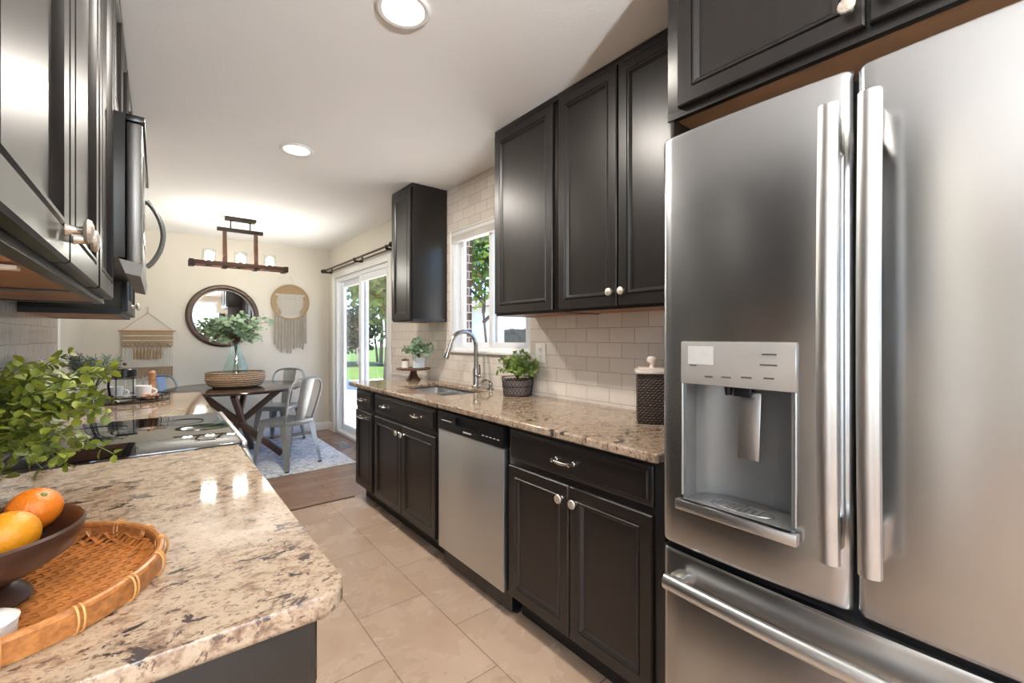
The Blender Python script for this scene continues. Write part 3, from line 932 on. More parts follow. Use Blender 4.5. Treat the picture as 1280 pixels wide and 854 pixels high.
fa = thing('faucet', 'tall gooseneck pull-down faucet behind the sink', 'faucet', (1.785, 2.63, .918))
MB().lathe([(.03, 0), (.03, .006), (.024, .012), (.0215, .02), (.0215, .12), (.019, .135), (.0, .136)], (1.785, 2.63, .918), 24).build('body', MAT['faucet'], fa)
pts = [(1.785, 2.63, 1.04), (1.785, 2.63, 1.21)]
for i in range(1, 13):
    a = R(i * 165 / 12)
    pts.append((1.785 - .105 + .105 * math.cos(a), 2.63, 1.21 + .105 * math.sin(a)))
MB().tube(pts, .015, 14).build('neck', MAT['faucet'], fa)
e = Vector(pts[-1]); dvec = (Vector(pts[-1]) - Vector(pts[-2])).normalized()
MB().tube([e, e + dvec * .02, e + dvec * .06, e + dvec * .10, e + dvec * .112], [.0145, .0165, .018, .022, .0205], 16).build('spray_head', MAT['faucet'], fa)
lv = MB().cyl((1.785, 2.63, 1.0), (1.785, 2.585, 1.0), .013).ball((1.785, 2.585, 1.0), .0145, 12)
lv.tube([(1.785, 2.583, 1.0), (1.78, 2.572, 1.03), (1.77, 2.566, 1.085)], [.008, .0065, .0055], 10)
lv.build('lever', MAT['faucet'], fa)
sd = thing('soap_pump', 'low curved soap pump beside the faucet', 'soap pump', (1.785, 2.45, .918))
MB().lathe([(.022, 0), (.022, .008), (.014, .012), (.013, .03), (.016, .036), (.012, .046), (0, .047)], (1.785, 2.45, .918), 18).build('base', MAT['faucet'], sd)
MB().tube([(1.785, 2.45, .955), (1.777, 2.45, .972), (1.75, 2.455, .985), (1.715, 2.46, .975), (1.697, 2.462, .945)], [.008, .008, .0075, .007, .0065], 10).build('spout', MAT['faucet'], sd)

# right wall cabinets
UZ0, UZ1 = 1.40, CEIL - .003
XU = 1.52
def upper(lab, y0, y1, z0, doors, knobs, nx, xf, xb, kz=None, dz0=None, panels=True, group='wall cabinets', name='wall_cabinet'):
    root = thing(name, lab, 'cabinet', ((xf + xb) / 2, (y0 + y1) / 2, z0), group)
    face = xf - nx * .021
    a, b = (face, xb) if nx < 0 else (xb, face)
    # hollow bottom: sides run down past the raised floor of the case
    m = MB().box(a, b, y0, y1, z0 + .022, UZ1, .001)
    m.box(a, b, y0, y0 + .016, z0, z0 + .022).box(a, b, y1 - .016, y1, z0, z0 + .022)
    fr = (face, face + .02) if nx < 0 else (face - .02, face)
    m.box(fr[0], fr[1], y0 + .016, y1 - .016, z0, z0 + .022)
    m.build('case', MAT['cab'], root)
    a2, b2 = (a + .02, b) if nx < 0 else (a, b - .02)
    MB().box(a2 + .001, b2 - .001, y0 + .017, y1 - .017, z0 + .003, z0 + .0215).build('bottom_panel', MAT['cab_wood'], root)
    dd = []
    dz = dz0 if dz0 is not None else z0 + .012
    for (p, q) in doors:
        dd.append(MB().panel(p, q, dz, UZ1 - .035, xf, nx, DOOR).build('door', MAT['cab'], root))
    for (di, y) in knobs:
        knob(xf, y, kz, nx, dd[di])
    # crown strip under the ceiling
    c0, c1 = (face - .012, face) if nx < 0 else (face, face + .012)
    MB().box(c0, c1, y0, y1, UZ1 - .03, UZ1, .003).build('top_strip', MAT['cab'], root)
    return root
upper('dark two-door wall cabinet above the counter beside the fridge', .775, 1.55, UZ0, [(.795, 1.172), (1.18, 1.532)], [(0, 1.142), (1, 1.205)], -1, XU, WR - .01, 1.472)
upper('dark single-door wall cabinet nearest the sink window over the counter', 1.553, 2.058, UZ0, [(1.572, 2.05)], [], -1, XU, WR - .01)
upper('tall narrow dark wall cabinet between the window and the glass door', 3.13, 3.505, UZ0, [(3.15, 3.49)], [], -1, XU, WR - .01)
fc_ = upper('dark cabinet above the refrigerator', -.22, .765, 1.95, [(-.19, .262), (.27, .722)], [(0, .235), (1, .297)], -1, XF, WR - .01, 2.02, 1.972)
MB().box(1.245, WR - .01, .746, .765, 0, 1.95, .001).build('side_panel', MAT['cab'], fc_)

# ------------------------------------------------------------------ refrigerator
XR = 1.08
fr = thing('refrigerator', 'stainless french-door refrigerator with ice dispenser', 'refrigerator', (1.45, .257, 0))
MB().box(1.206, WR - .02, -.172, .688, .03, 1.80, .006).build('body', MAT['grey_plastic'], fr)
MB().box(1.13, 1.2, -.165, .68, .0, .059).build('foot_grille', MAT['black'], fr)
MB().box(1.75, 1.8, -.165, .68, .0, .035).build('foot_rail', MAT['black'], fr)
MB().cells([-.165, .345, .633, .68], [.06, .825, 1.28, 1.81], {(1, 1)}, lambda u, v, d: (1.126 + d, u, v), .079).build('gasket', MAT['black'], fr)
def door_surface(y0, y1, z0, z1, hole=None, bulge=.010):
    """stainless skin, softly convex across its width with rolled edges"""
    yc, hw = (y0 + y1) / 2, (y1 - y0) / 2
    ys = []
    base = [0, .002, .005, .010, .018]
    ys = [y0 + b for b in base] + [y0 + .018 + (2 * hw - .036) * i / 22 for i in range(1, 22)] + [y1 - b for b in base[::-1]]
    zs = [z0, z0 + .003, z0 + .01, z1 - .01, z1 - .003, z1]
    if hole:
        ys = sorted([y for y in ys if min(abs(y - hole[0]), abs(y - hole[1])) > .004] + [hole[0], hole[1]])
        zs = sorted(zs + [hole[2], hole[3]])
    def x(y, z):
        t = (y - yc) / hw
        d = bulge * t * t
        e = min(y - y0, y1 - y)
        if e < .018:
            d += .014 * (1 - e / .018) ** 2.2
        ez = min(z - z0, z1 - z)
        if ez < .01:
            d += .005 * (1 - ez / .01) ** 2
        return XR + d
    skip = set()
    if hole:
        i0, i1 = ys.index(hole[0]), ys.index(hole[1])
        j0, j1 = zs.index(hole[2]), zs.index(hole[3])
        skip = {(i, j) for i in range(i0, i1) for j in range(j0, j1)}
    return MB().cells(ys, zs, skip, lambda u, v, d: (x(u, v), u, v) if d == 0 else (XR + .045, u, v), .05), x
HY0, HY1, HZ0, HZ1 = .358, .620, .845, 1.262
skin, xs_ = door_surface(.2605, .692, .722, 1.822, (HY0, HY1, HZ0, HZ1))
ld = skin.build('door', MAT['steel'], fr, angle=28)
skin, _ = door_surface(-.178, .2545, .722, 1.822)
rd = skin.build('door', MAT['steel'], fr, angle=28)
skin, _ = door_surface(-.178, .692, .075, .702, None, .014)
fz = skin.build('freezer_drawer', MAT['steel'], fr, angle=28)
def fridge_handle(y, parent):
    m = MB()
    n = 25
    vs, fs = [], []
    prof = [(-.0185, .014), (-.017, .004), (-.010, -.002), (0, -.004), (.010, -.002), (.017, .004), (.0185, .014), (.012, .018), (-.012, .018)]
    k = len(prof)
    for i in range(n):
        t = i / (n - 1)
        z = .835 + .90 * t
        bow = XR - .062 - .012 * math.sin(math.pi * t)
        for (a, b) in prof:
            vs.append((bow + b, y + a, z))
    for i in range(n - 1):
        for j in range(k):
            fs.append((i * k + j, i * k + (j + 1) % k, (i + 1) * k + (j + 1) % k, (i + 1) * k + j))
    fs.append(tuple(range(k)))
    fs.append(tuple((n - 1) * k + j for j in range(k)))
    m.add(vs, fs)
    h = m.build('handle', MAT['steel_soft'], parent)
    for z in (.85, 1.65):
        MB().box(XR - .05, XR + .012, y - .011, y + .011, z, z + .07, .004).build('bracket', MAT['nickel'], h)
fridge_handle(.283, ld)
fridge_handle(.219, rd)
# freezer handle: a full-width bowed bar
mb = MB()
pts = []
for i in range(21):
    t = -1 + 2 * i / 20
    pts.append((XR - .055 + .012 * t * t, .257 + t * .39, .640))
mb.tube(pts, .020, 14, flat=(.75, 1.0))
h = mb.build('handle', MAT['steel_soft'], fz)
MB().box(XR - .045, XR + .022, .61, .645, .628, .655, .004).build('bracket', MAT['nickel'], h)
MB().box(XR - .045, XR + .022, -.13, -.095, .628, .655, .004).build('bracket', MAT['nickel'], h)
# dispenser
dp = MB().box(XR + .0, XR + .05, HY0 - .0, HY0 + .008, HZ0, 1.165).box(XR + .0, XR + .05, HY1 - .008, HY1, HZ0, 1.165)
nseg = 16
vs, fs = [], []
for i in range(nseg + 1):
    t = -1 + 2 * i / nseg
    y = (HY0 + HY1) / 2 + t * (HY1 - HY0) / 2
    x = XR + .05 + .062 * (1 - t * t) ** .5
    vs += [(x, y, HZ0), (x, y, 1.20)]
for i in range(nseg):
    fs.append((2 * i, 2 * i + 2, 2 * i + 3, 2 * i + 1))
dp.add(vs, fs)
dpo = dp.build('dispenser_recess', MAT['steel_dark'], ld, recalc=False)
MB().box(XR - .007, XR + .05, HY0 - .004, HY1 + .004, 1.158, 1.268, .003).build('control_panel', MAT['panel_gloss'], dpo)
X0 = XR - .0078
for (a, b, c, d) in ((.035, .066, 1.238, 1.2415), (.034, .07, 1.214, 1.2175), (.04, .062, 1.184, 1.1875), (.088, .112, 1.182, 1.186), (.136, .158, 1.180, 1.183), (.18, .20, 1.178, 1.182), (.222, .24, 1.205, 1.208)):
    MB().box(X0, X0 + .001, HY0 + a, HY0 + b, c, d).build('marking', MAT['ink'], dpo)
MB().box(X0, X0 + .001, HY0 + .178, HY0 + .245, 1.21, 1.256).build('display', MAT['display'], dpo)
mb = MB()
mb.box(XR + .012, XR + .04, .455, .497, 1.135, 1.157, .003).cyl((XR + .028, .515, 1.157), (XR + .028, .515, 1.135), .011, .008, 14)
mb.build('nozzle', MAT['black'], dpo)
MB().bar((XR + .035, .466, 1.145), (XR + .022, .466, .985), .05, .005, .0018, up=(1, 0, 0)).build('paddle', MAT['steel_soft'], dpo)
# tray: semi-round floor with a bar lip
poly = []
for i in range(17):
    t = -1 + 2 * i / 16
    poly.append((XR + .045 + .062 * (1 - t * t) ** .5, (HY0 + HY1) / 2 + t * (HY1 - HY0) / 2 * .985))
poly = [(XR - .02, poly[0][1])] + poly + [(XR - .02, poly[-1][1])]
MB().prism(poly, HZ0 - .004, HZ0 + .012, .002).build('drip_tray', MAT['steel_dark'], dpo)
mb = MB()
for i in range(9):
    mb.tube([(XR + .035 + .028 * math.cos(a), .489 + .075 * math.sin(a), HZ0 + .0135) for a in [2 * math.pi * j / 24 for j in range(24)]], .0012, 5, closed=True) if i == 0 else mb.bar((XR + .01, .43 + .0148 * i - .0, HZ0 + .0135), (XR + .06, .43 + .0148 * i, HZ0 + .0135), .002, .002)
mb.build('drip_grille', MAT['steel_soft'], dpo)
MB().box(XR - .026, XR - .006, HY0 - .01, HY1 + .01, HZ0 - .014, HZ0 + .012, .003).box(XR - .007, XR + .02, HY0 - .006, HY1 + .006, HZ0 - .01, HZ0 + .0, .002).build('tray_lip', MAT['steel_soft'], dpo)
MB().tube([(XR - .002, HY0 - .001, HZ0 + .02), (XR - .002, HY0 - .001, 1.158)], .003, 8).tube([(XR - .002, HY1 + .001, HZ0 + .02), (XR - .002, HY1 + .001, 1.158)], .003, 8).build('dispenser_trim', MAT['steel_soft'], dpo)

# ------------------------------------------------------------------ left run
XL = .19
def left_base(lab, y0, y1, doors):
    root, dd = base_cabinet(lab, y0, y1, doors, [(a, b) for (a, b) in doors], [(i, (a + b) / 2) for i, (a, b) in enumerate(doors)], [(0, doors[0][1] - .035), (len(doors) - 1, doors[-1][0] + .035)] if len(doors) > 1 else [(0, doors[0][1] - .035)], 1, XL, WL + .005)
    return root
lb = left_base('dark base cabinet under the near end of the granite counter', .67, 1.735, [(.69, 1.2), (1.206, 1.715)])
MB().panel(-.40, .165, .13, .86, .67, -1, [(0, -.001)]).v
left_base('dark base cabinet past the range by the dining corner', 2.505, 3.48, [(2.525, 2.99), (2.996, 3.46)])

def rounded(poly_r):
    """list of (x, y, r) corners -> polygon with rounded corners"""
    out = []
    k = len(poly_r)
    for i in range(k):
        p = Vector(poly_r[i][:2]); r = poly_r[i][2]
        a = (Vector(poly_r[i - 1][:2]) - p).normalized()
        b = (Vector(poly_r[(i + 1) % k][:2]) - p).normalized()
        if r <= 0:
            out.append(tuple(p)); continue
        s, e = p + a * r, p + b * r
        c = p + a * r + b * r
        for j in range(7):
            t = j / 6
            q = (s - c) * math.cos(t * math.pi / 2) + (e - c) * math.sin(t * math.pi / 2)
            out.append(tuple(c + q))
    return out
def chiselled(poly, z0, z1, b, seed, amp):
    rnd = random.Random(seed)
    m = MB().prism(poly, z0, z1, b, 4)
    return m
pl = rounded([(WL + .011, .645, 0), (.217, .645, .035), (.217, 1.738, 0), (WL + .011, 1.738, 0)])
o = chiselled(pl, .886, .918, .007, 1, .0).build('countertop', MAT['granite'], None)
weigh(o)
tag(o, 'speckled granite countertop holding the fruit bowl and woven tray', 'countertop')
pl = rounded([(WL + .011, 2.502, 0), (.217, 2.502, 0), (.217, 3.54, .03), (WL + .011, 3.54, 0)])
o = chiselled(pl, .886, .918, .007, 2, .0).build('countertop', MAT['granite'], None)
weigh(o)
tag(o, 'granite countertop past the range holding the coffee tray', 'countertop')

# range
rg = thing('range', 'black glass-top electric range between the two granite counters', 'range', (-.1, 2.12, 0))
MB().box(WL + .015, .185, 1.745, 2.495, .08, .912, .002).build('body', MAT['black'], rg)
MB().box(WL + .05, .15, 1.76, 2.48, 0, .08).build('plinth', MAT['black'], rg)
ck = MB().box(-.33, .222, 1.742, 2.498, .913, .9225, .0012).build('cooktop', MAT['black_gloss'], rg)
MB().box(.2225, .240, 1.742, 2.498, .900, .924, .004).build('front_trim', MAT['steel_soft'], rg)
for (x, y, r) in ((-.18, 1.94, .075), (-.18, 2.31, .09), (.08, 1.94, .1), (.08, 2.31, .075)):
    MB().tube([(x + r * math.cos(2 * math.pi * i / 40), y + r * math.sin(2 * math.pi * i / 40), .9223) for i in range(40)], .0005, 4, closed=True).build('burner_ring', MAT['black_metal'], ck)
od = MB().box(.186, .222, 1.75, 2.49, .26, .862, .006).build('oven_door', MAT['steel'], rg)
MB().box(.2215, .2235, 1.85, 2.39, .40, .70, .0008).build('oven_window', MAT['black_gloss'], od)
pts = [(.222, 1.80, .80), (.245, 1.80, .803)] + [(.258 + .024 * math.sin(math.pi * i / 14), 1.80 + .64 * i / 14, .805) for i in range(15)] + [(.245, 2.44, .803), (.222, 2.44, .80)]
MB().tube(pts, .0125, 12).build('oven_handle', MAT['steel_soft'], od)
MB().box(.186, .218, 1.75, 2.49, .09, .252, .005).build('storage_drawer', MAT['steel'], rg)
bg = MB()
pf = [(WL + .013, .913), (-.332, .913), (-.325, .945), (-.362, 1.15), (-.375, 1.163), (WL + .013, 1.163)]
vs = [(x, y, z) for y in (1.745, 2.495) for (x, z) in pf]
k = len(pf)
bg.add(vs, [tuple(range(k)), tuple(range(k, 2 * k))] + [(i, (i + 1) % k, k + (i + 1) % k, k + i) for i in range(k)])
bgo = bg.build('backguard', MAT['black'], rg, angle=20)
nrm = Vector((.98, 0, .177)).normalized()
def on_guard(y, t):
    return Vector((-.325 + (-.362 + .325) * t, y, .945 + .205 * t))
MB().add([tuple(on_guard(y, t) + nrm * .0015) for (y, t) in ((1.98, .2), (2.26, .2), (2.26, .85), (1.98, .85))] + [tuple(on_guard(y, t) - nrm * .001) for (y, t) in ((1.98, .2), (2.26, .2), (2.26, .85), (1.98, .85))],
         [(0, 1, 2, 3), (4, 5, 6, 7), (0, 1, 5, 4), (1, 2, 6, 5), (2, 3, 7, 6), (3, 0, 4, 7)]).build('control_glass', MAT['steel'], bgo)
for y in (1.80, 1.89, 2.34, 2.43):
    c = on_guard(y, .55)
    kb = MB().tube([c, c + nrm * .008, c + nrm * .026, c + nrm * .030], [.03, .03, .026, .022], 22).build('control_knob', MAT['black'], bgo)
    m = MB()
    for q in (.010, .024):
        pts = []
        u1 = Vector((0, 1, 0)); u2 = nrm.cross(u1)
        for i in range(24):
            a = 2 * math.pi * i / 24
            pts.append(c + nrm * q + (u1 * math.cos(a) + u2 * math.sin(a)) * (.030 if q < .02 else .027))
        m.tube(pts, .0012, 5, closed=True)
    m.build('knob_ring', MAT['steel_soft'], kb)

# left wall cabinets
XUL = -.10
upper('dark glossy two-door wall cabinet over the near granite counter', .47, 1.325, 1.375, [(.488, .905), (.913, 1.312)], [(0, .868), (1, .948)], 1, XUL, WL + .01, 1.43, 1.387)
MB().box(-.40, -.145, .862, .886, 1.369, 1.3745, .001).build('underside_batten', MAT['plate_white'], [o for o in bpy.data.objects if o.get('label', '').startswith('dark glossy two-door')][0])
upper('narrow dark wall cabinet against the microwave on its near side', 1.328, 1.738, 1.375, [(1.342, 1.726)], [], 1, XUL, WL + .01, None, 1.387)
upper('short dark wall cabinet above the microwave', 1.741, 2.502, 1.955, [(1.755, 2.118), (2.126, 2.488)], [(0, 2.085), (1, 2.158)], 1, XUL, WL + .01, 2.0, 1.967)
upper('dark wall cabinet past the microwave over the coffee tray', 2.505, 3.30, 1.375, [(2.52, 2.898), (2.906, 3.285)], [(0, 2.865), (1, 2.94)], 1, XUL, WL + .01, 1.43, 1.387)

mw = thing('microwave', 'stainless over-the-range microwave with black sides', 'microwave', (-.23, 2.12, 1.50))
MB().box(WL + .01, -.075, 1.742, 2.50, 1.515, 1.948, .002).build('body', MAT['black'], mw)
d = MB().box(-.074, -.036, 1.744, 2.30, 1.50, 1.925, .006).build('door', MAT['steel_mid'], mw)
MB().box(-.0365, -.0345, 1.81, 2.19, 1.58, 1.86, .0008).build('window', MAT['black_gloss'], d)
pts = [(-.038, 2.262, 1.56 + .0)] + [(-.034 + .052 * math.sin(math.pi * i / 16) ** .75, 2.262, 1.555 + .26 * i / 16) for i in range(17)]
MB().tube(pts[1:], .011, 12, flat=(1.25, .85)).build('handle', MAT['steel_dark'], d)
MB().box(-.074, -.038, 2.304, 2.498, 1.50, 1.925, .005).build('control_panel', MAT['black_gloss'], mw)
MB().box(-.074, -.030, 1.744, 2.498, 1.928, 1.948, .003).build('top_vent', MAT['black'], mw)
MB().add([(-.09, 1.744, 1.513), (-.034, 1.744, 1.498), (-.04, 1.744, 1.462), (-.075, 1.744, 1.47), (-.09, 2.498, 1.513), (-.034, 2.498, 1.498), (-.04, 2.498, 1.462), (-.075, 2.498, 1.47)],
         [(0, 1, 2, 3), (4, 5, 6, 7), (0, 1, 5, 4), (1, 2, 6, 5), (2, 3, 7, 6), (3, 0, 4, 7)]).build('bottom_lip', MAT['grey_plastic'], mw)

# ------------------------------------------------------------------ left counter: tray, bowl, fruit, plant
TZ = .918
tr = thing('bamboo_tray', 'round honey coloured woven bamboo tray on the near counter', 'tray', (-.19, .91, TZ))
cx, cy, TR = -.19, .91, .192
def strip_grid():
    m = MB()
    w, gap = .0092, .0122
    n = 15
    for k in range(-n, n + 1):
        s = k * gap
        L = math.sqrt(max(0, (TR - .006) ** 2 - s * s))
        if L < .01:
            continue
        for ax in (0, 1):
            pts = []
            q = int(L / gap)
            seq = [-L] + [j * gap for j in range(-q, q + 1)] + [L]
            for t in seq:
                j = round(t / gap)
                ph = 1 if (j + k + ax) % 2 == 0 else -1
                rr = math.sqrt(t * t + s * s)
                z = TZ + .004 + .0010 * ph + .022 * max(0, (rr / TR - .86) / .14) ** 1.6
                pts.append((t, s, z) if ax == 0 else (s, t, z))
            vs, fs = [], []
            w = .0088 if ax == 0 else .0070
            for (x, y, z) in pts:
                if ax == 0:
                    vs += [(x, y - w / 2, z), (x, y + w / 2, z), (x, y + w / 2, z + .0012), (x, y - w / 2, z + .0012)]
                else:
                    vs += [(x - w / 2, y, z), (x + w / 2, y, z), (x + w / 2, y, z + .0012), (x - w / 2, y, z + .0012)]
            for i in range(len(pts) - 1):
                for j in range(4):
                    fs.append((i * 4 + j, i * 4 + (j + 1) % 4, i * 4 + 4 + (j + 1) % 4, i * 4 + 4 + j))
            # lay the weave at 30 degrees to the counter
            ca, sa = math.cos(R(28)), math.sin(R(28))
            m.add([(cx + x * ca - y * sa, cy + x * sa + y * ca, z) for (x, y, z) in vs], fs)
    return m
strip_grid().build('woven_base', MAT['bamboo'], tr)
MB().lathe_open([(TR - .004, TZ + .001), (TR + .004, TZ + .001), (TR + .0075, TZ + .027), (TR + .0005, TZ + .028)], (cx, cy, 0), 72).build('rim_band', MAT['bamboo_rim'], tr)
MB().tube([(cx + (TR + .002) * math.cos(2 * math.pi * i / 72), cy + (TR + .002) * math.sin(2 * math.pi * i / 72), TZ + .028) for i in range(72)], .0055, 8, closed=True).build('rim_top', MAT['bamboo_rim'], tr)
for i in range(18):
    mb = MB()
    a = 2 * math.pi * i / 18 + .1
    for da in (-.02, .012):
        c = Vector((cx + (TR + .004) * math.cos(a + da), cy + (TR + .004) * math.sin(a + da), TZ + .0175))
        t = Vector((-math.sin(a), math.cos(a), 0)); n = Vector((math.cos(a), math.sin(a), 0))
        mb.tube([c + n * (.0085 * math.cos(q)) + Vector((0, 0, .0172 * math.sin(q))) for q in [2 * math.pi * j / 14 for j in range(14)]], .0014, 5, closed=True)
    mb.build('rim_tie', MAT['bamboo_tie'], tr)

bw = thing('fruit_bowl', 'dark wooden footed bowl standing in the woven tray', 'bowl', (-.195, .885, TZ + .008))
bz = TZ + .0085
MB().lathe([(0, 0), (.058, 0), (.062, .004), (.056, .012), (.042, .022), (.048, .032), (.078, .044), (.104, .062), (.113, .085), (.115, .094), (.112, .097), (.108, .094), (.098, .068), (.07, .05), (.0, .046)], (-.195, .885, bz), 48).build('bowl', MAT['bowl_wood'], bw)
def fruit(name, lab, cat, c, r, sc, mat, tilt):
    f = thing(name, lab, cat, (c[0], c[1], c[2] - r * .9), 'citrus in the dark bowl')
    m = MB()
    prof = []
    for i in range(17):
        a = -math.pi / 2 + math.pi * i / 16
        z = math.sin(a) * r
        rr = math.cos(a) * r
        if i == 16:
            z -= r * .05
        if i == 15:
            z -= r * .015
        prof.append((max(rr, 0), z * sc))
    prof[0] = (0, prof[0][1]); prof[-1] = (0, prof[-1][1])
    m.lathe(prof, (0, 0, 0), 28)
    rot = Matrix.Rotation(tilt[0], 4, 'X') @ Matrix.Rotation(tilt[1], 4, 'Y')
    m.v = [tuple(rot @ Vector(v) + Vector(c)) for v in m.v]
    m.build('peel', mat, f, 60)
    m = MB()
    m.lathe([(.0, r * sc * .93), (.0045, r * sc * .955), (.003, r * sc * .99), (0, r * sc * .995)], (0, 0, 0), 8)
    m.v = [tuple(rot @ Vector(v) + Vector(c)) for v in m.v]
    m.build('stem_button', MAT['stem_green'], f)
    return f
bc = (-.195, .885)
fruit('orange', 'orange resting at the back of the dark bowl', 'orange', (-.142, .955, bz + .097), .031, .95, MAT['orange'], (.5, .4))
fruit('orange', 'golden yellow citrus in front, filling the near side of the bowl', 'orange', (-.158, .893, bz + .083), .032, 1.02, MAT['lemon'], (-.9, .5))
fruit('orange', 'orange deep in the bowl by the wall side', 'orange', (-.235, .915, bz + .085), .032, .95, MAT['orange'], (.2, -.6))
ds = thing('condiment_dish', 'small white ceramic lidded dish on the tray edge', 'dish', (-.155, .765, TZ + .008))
MB().lathe([(0, 0), (.024, 0), (.027, .004), (.028, .022), (.025, .024), (0, .024)], (-.155, .765, TZ + .0085), 28).build('dish', MAT['ceramic'], ds)
MB().lathe([(.029, .0245), (.0295, .028), (.022, .033), (.006, .036), (.006, .042), (.009, .047), (0, .05)], (-.155, .765, TZ + .0085), 28).build('lid', MAT['ceramic'], ds)

pp = thing('potted_plant', 'bushy yellow-green plant in a grey pot by the range', 'plant', (-.312, 1.30, TZ))
px, py = -.312, 1.30
pot = MB().lathe([(0, 0), (.048, 0), (.054, .006), (.068, .10), (.071, .112), (.066, .114), (.060, .10), (0, .098)], (px, py, TZ), 32).build('pot', MAT['pot_grey'], pp)
MB().lathe([(.0, .1), (.0605, .101), (0, .106)], (px, py, TZ), 20).build('soil', MAT['soil'], pot)
rnd = random.Random(11)
stems, leaves = MB(), MB()
for i in range(135):
    a = rnd.uniform(0, 2 * math.pi) if i % 3 else rnd.gauss(0, .7)
    reach = rnd.uniform(.04, .17) if math.cos(a) < .3 else rnd.uniform(.06, .262)
    up = rnd.uniform(-.06, .20) * (1.1 - reach * 1.3)
    x1, y1 = px + math.cos(a) * reach, py + math.sin(a) * reach * (.8 if math.cos(a) > .3 else 1)
    x1 = max(x1, WL + .05)
    z1 = TZ + .15 + up
    p0 = Vector((px + math.cos(a) * .02, py + math.sin(a) * .02, TZ + .10))
    p2 = Vector((x1, y1, z1))
    p1 = (p0 + p2) / 2 + Vector((0, 0, .05 + .22 * reach))
    pts = [p0 * (1 - t) ** 2 + p1 * 2 * t * (1 - t) + p2 * t * t for t in [j / 11 for j in range(12)]]
    stems.tube(pts, [.002 - .0001 * j for j in range(12)], 5)
    for j in range(3, 12):
        d0 = (pts[j] - pts[j - 1]).normalized()
        tw = j * 1.4 + i
        for s in (-1, 1):
            side = d0.cross(Vector((math.cos(tw), math.sin(tw), .9)))
            if side.length < .1:
                side = Vector((1, 0, 0))
            side.normalize()
            dd = (side * s * rnd.uniform(.6, 1) + d0 * rnd.uniform(.1, .7) + Vector((0, 0, rnd.uniform(-.2, .5)))).normalized()
            q = pts[j] + dd * .002
            if q.x + dd.x * .03 < WL + .012:
                continue
            leaves.leaf(q, dd, (rnd.gauss(0, .6), rnd.gauss(0, .6), 1), rnd.uniform(.015, .024), rnd.uniform(.012, .019), .25, .12)
stems.build('stems', MAT['stem_green'], pp)
leaves.build('foliage', MAT['leaf_bright'], pp, angle=60, recalc=False)

# coffee tray on the far counter
ct_ = thing('serving_tray', 'oval black metal tray with wire rail on the far counter', 'tray', (-.13, 3.28, TZ))
tcx, tcy = -.13, 3.28
MB().lathe([(0, 0), (.18, 0), (.186, .003), (.186, .007), (.18, .009), (0, .006)], (tcx, tcy, TZ), 48, sy=.85).build('base', MAT['bronze'], ct_)
mb = MB()
for z in (.030,):
    mb.tube([(tcx + .186 * math.cos(2 * math.pi * i / 48), tcy + .158 * math.sin(2 * math.pi * i / 48), TZ + z) for i in range(48)], .003, 6, closed=True)
for i in range(10):
    a = 2 * math.pi * i / 10
    mb.cyl((tcx + .183 * math.cos(a), tcy + .156 * math.sin(a), TZ + .006), (tcx + .186 * math.cos(a), tcy + .158 * math.sin(a), TZ + .030), .002, n=6)
mb.build('rail', MAT['black_metal'], ct_)
fp = thing('french_press', 'glass french press with black lid on the coffee tray', 'french press', (-.14, 3.2, TZ + .009))
fx, fy, fz_ = -.14, 3.2, TZ + .0095
MB().lathe([(0, 0.004), (.046, .004), (.048, .012), (.048, .135), (.05, .14), (.0465, .14), (.0455, .012), (0, .008)], (fx, fy, fz_), 32).build('beaker', MAT['thin_glass'], fp)
MB().lathe([(.052, .134), (.055, .138), (.055, .172), (.050, .178), (.014, 0.182), (0, .182)], (fx, fy, fz_), 32).build('lid', MAT['black'], fp)
MB().cyl((fx, fy, fz_ + .178), (fx, fy, fz_ + .196), .0025, n=8).cyl((fx, fy, fz_ + .03), (fx, fy, fz_ + .138), .002, n=8).lathe([(.043, .026), (.044, .029), (.043, .032), (0, .032)], (fx, fy, fz_), 24).build('plunger', MAT['steel_soft'], fp)
MB().ball((fx, fy, fz_ + .204), .0095, 14).build('plunger_knob', MAT['stand_wood'], fp)
mb = MB()
for z in (.02, .125):
    mb.tube([(fx + .0495 * math.cos(2 * math.pi * i / 32), fy + .0495 * math.sin(2 * math.pi * i / 32), fz_ + z) for i in range(32)], .0025, 6, closed=True)
for i in range(4):
    a = math.pi / 4 + i * math.pi / 2
    mb.cyl((fx + .0505 * math.cos(a), fy + .0505 * math.sin(a), fz_), (fx + .0505 * math.cos(a), fy + .0505 * math.sin(a), fz_ + .13), .0016, n=6)
mb.build('frame', MAT['black_metal'], fp)
MB().tube([(fx - .04, fy + .03, fz_ + .125), (fx - .065, fy + .052, fz_ + .125), (fx - .07, fy + .056, fz_ + .08), (fx - .062, fy + .05, fz_ + .03), (fx - .04, fy + .03, fz_ + .025)], .006, 8).build('handle', MAT['black'], fp)
def mug(x, y, lab):
    t = thing('mug', lab, 'mug', (x, y, TZ + .009), 'white mugs on the coffee tray')
    z = TZ + .0095
    b = MB().lathe([(0, 0), (.028, 0), (.036, .006), (.04, .07), (.0385, .072), (.036, .068), (.033, .01), (0, .008)], (x, y, z), 28).build('cup', MAT['ceramic'], t)
    MB().tube([(x + .036 + .026 * math.sin(math.pi * i / 10), y - .01 * i / 10, z + .055 - .04 * i / 10) for i in range(11)], .005, 8).build('handle', MAT['ceramic'], t)
mug(-.065, 3.31, 'white mug with its handle out beside the french press')
mug(-.19, 3.33, 'white mug half hidden behind the french press')
rp = thing('pepper_grinder', 'brown turned wooden grinder standing on the coffee tray', 'grinder', (-.025, 3.32, TZ + .009))
MB().lathe([(0, 0), (.022, 0), (.022, .02), (.017, .03), (.0165, .09), (.019, .10), (.0, .101)], (-.025, 3.345, TZ + .0095), 20).build('body', MAT['light_wood'], rp)
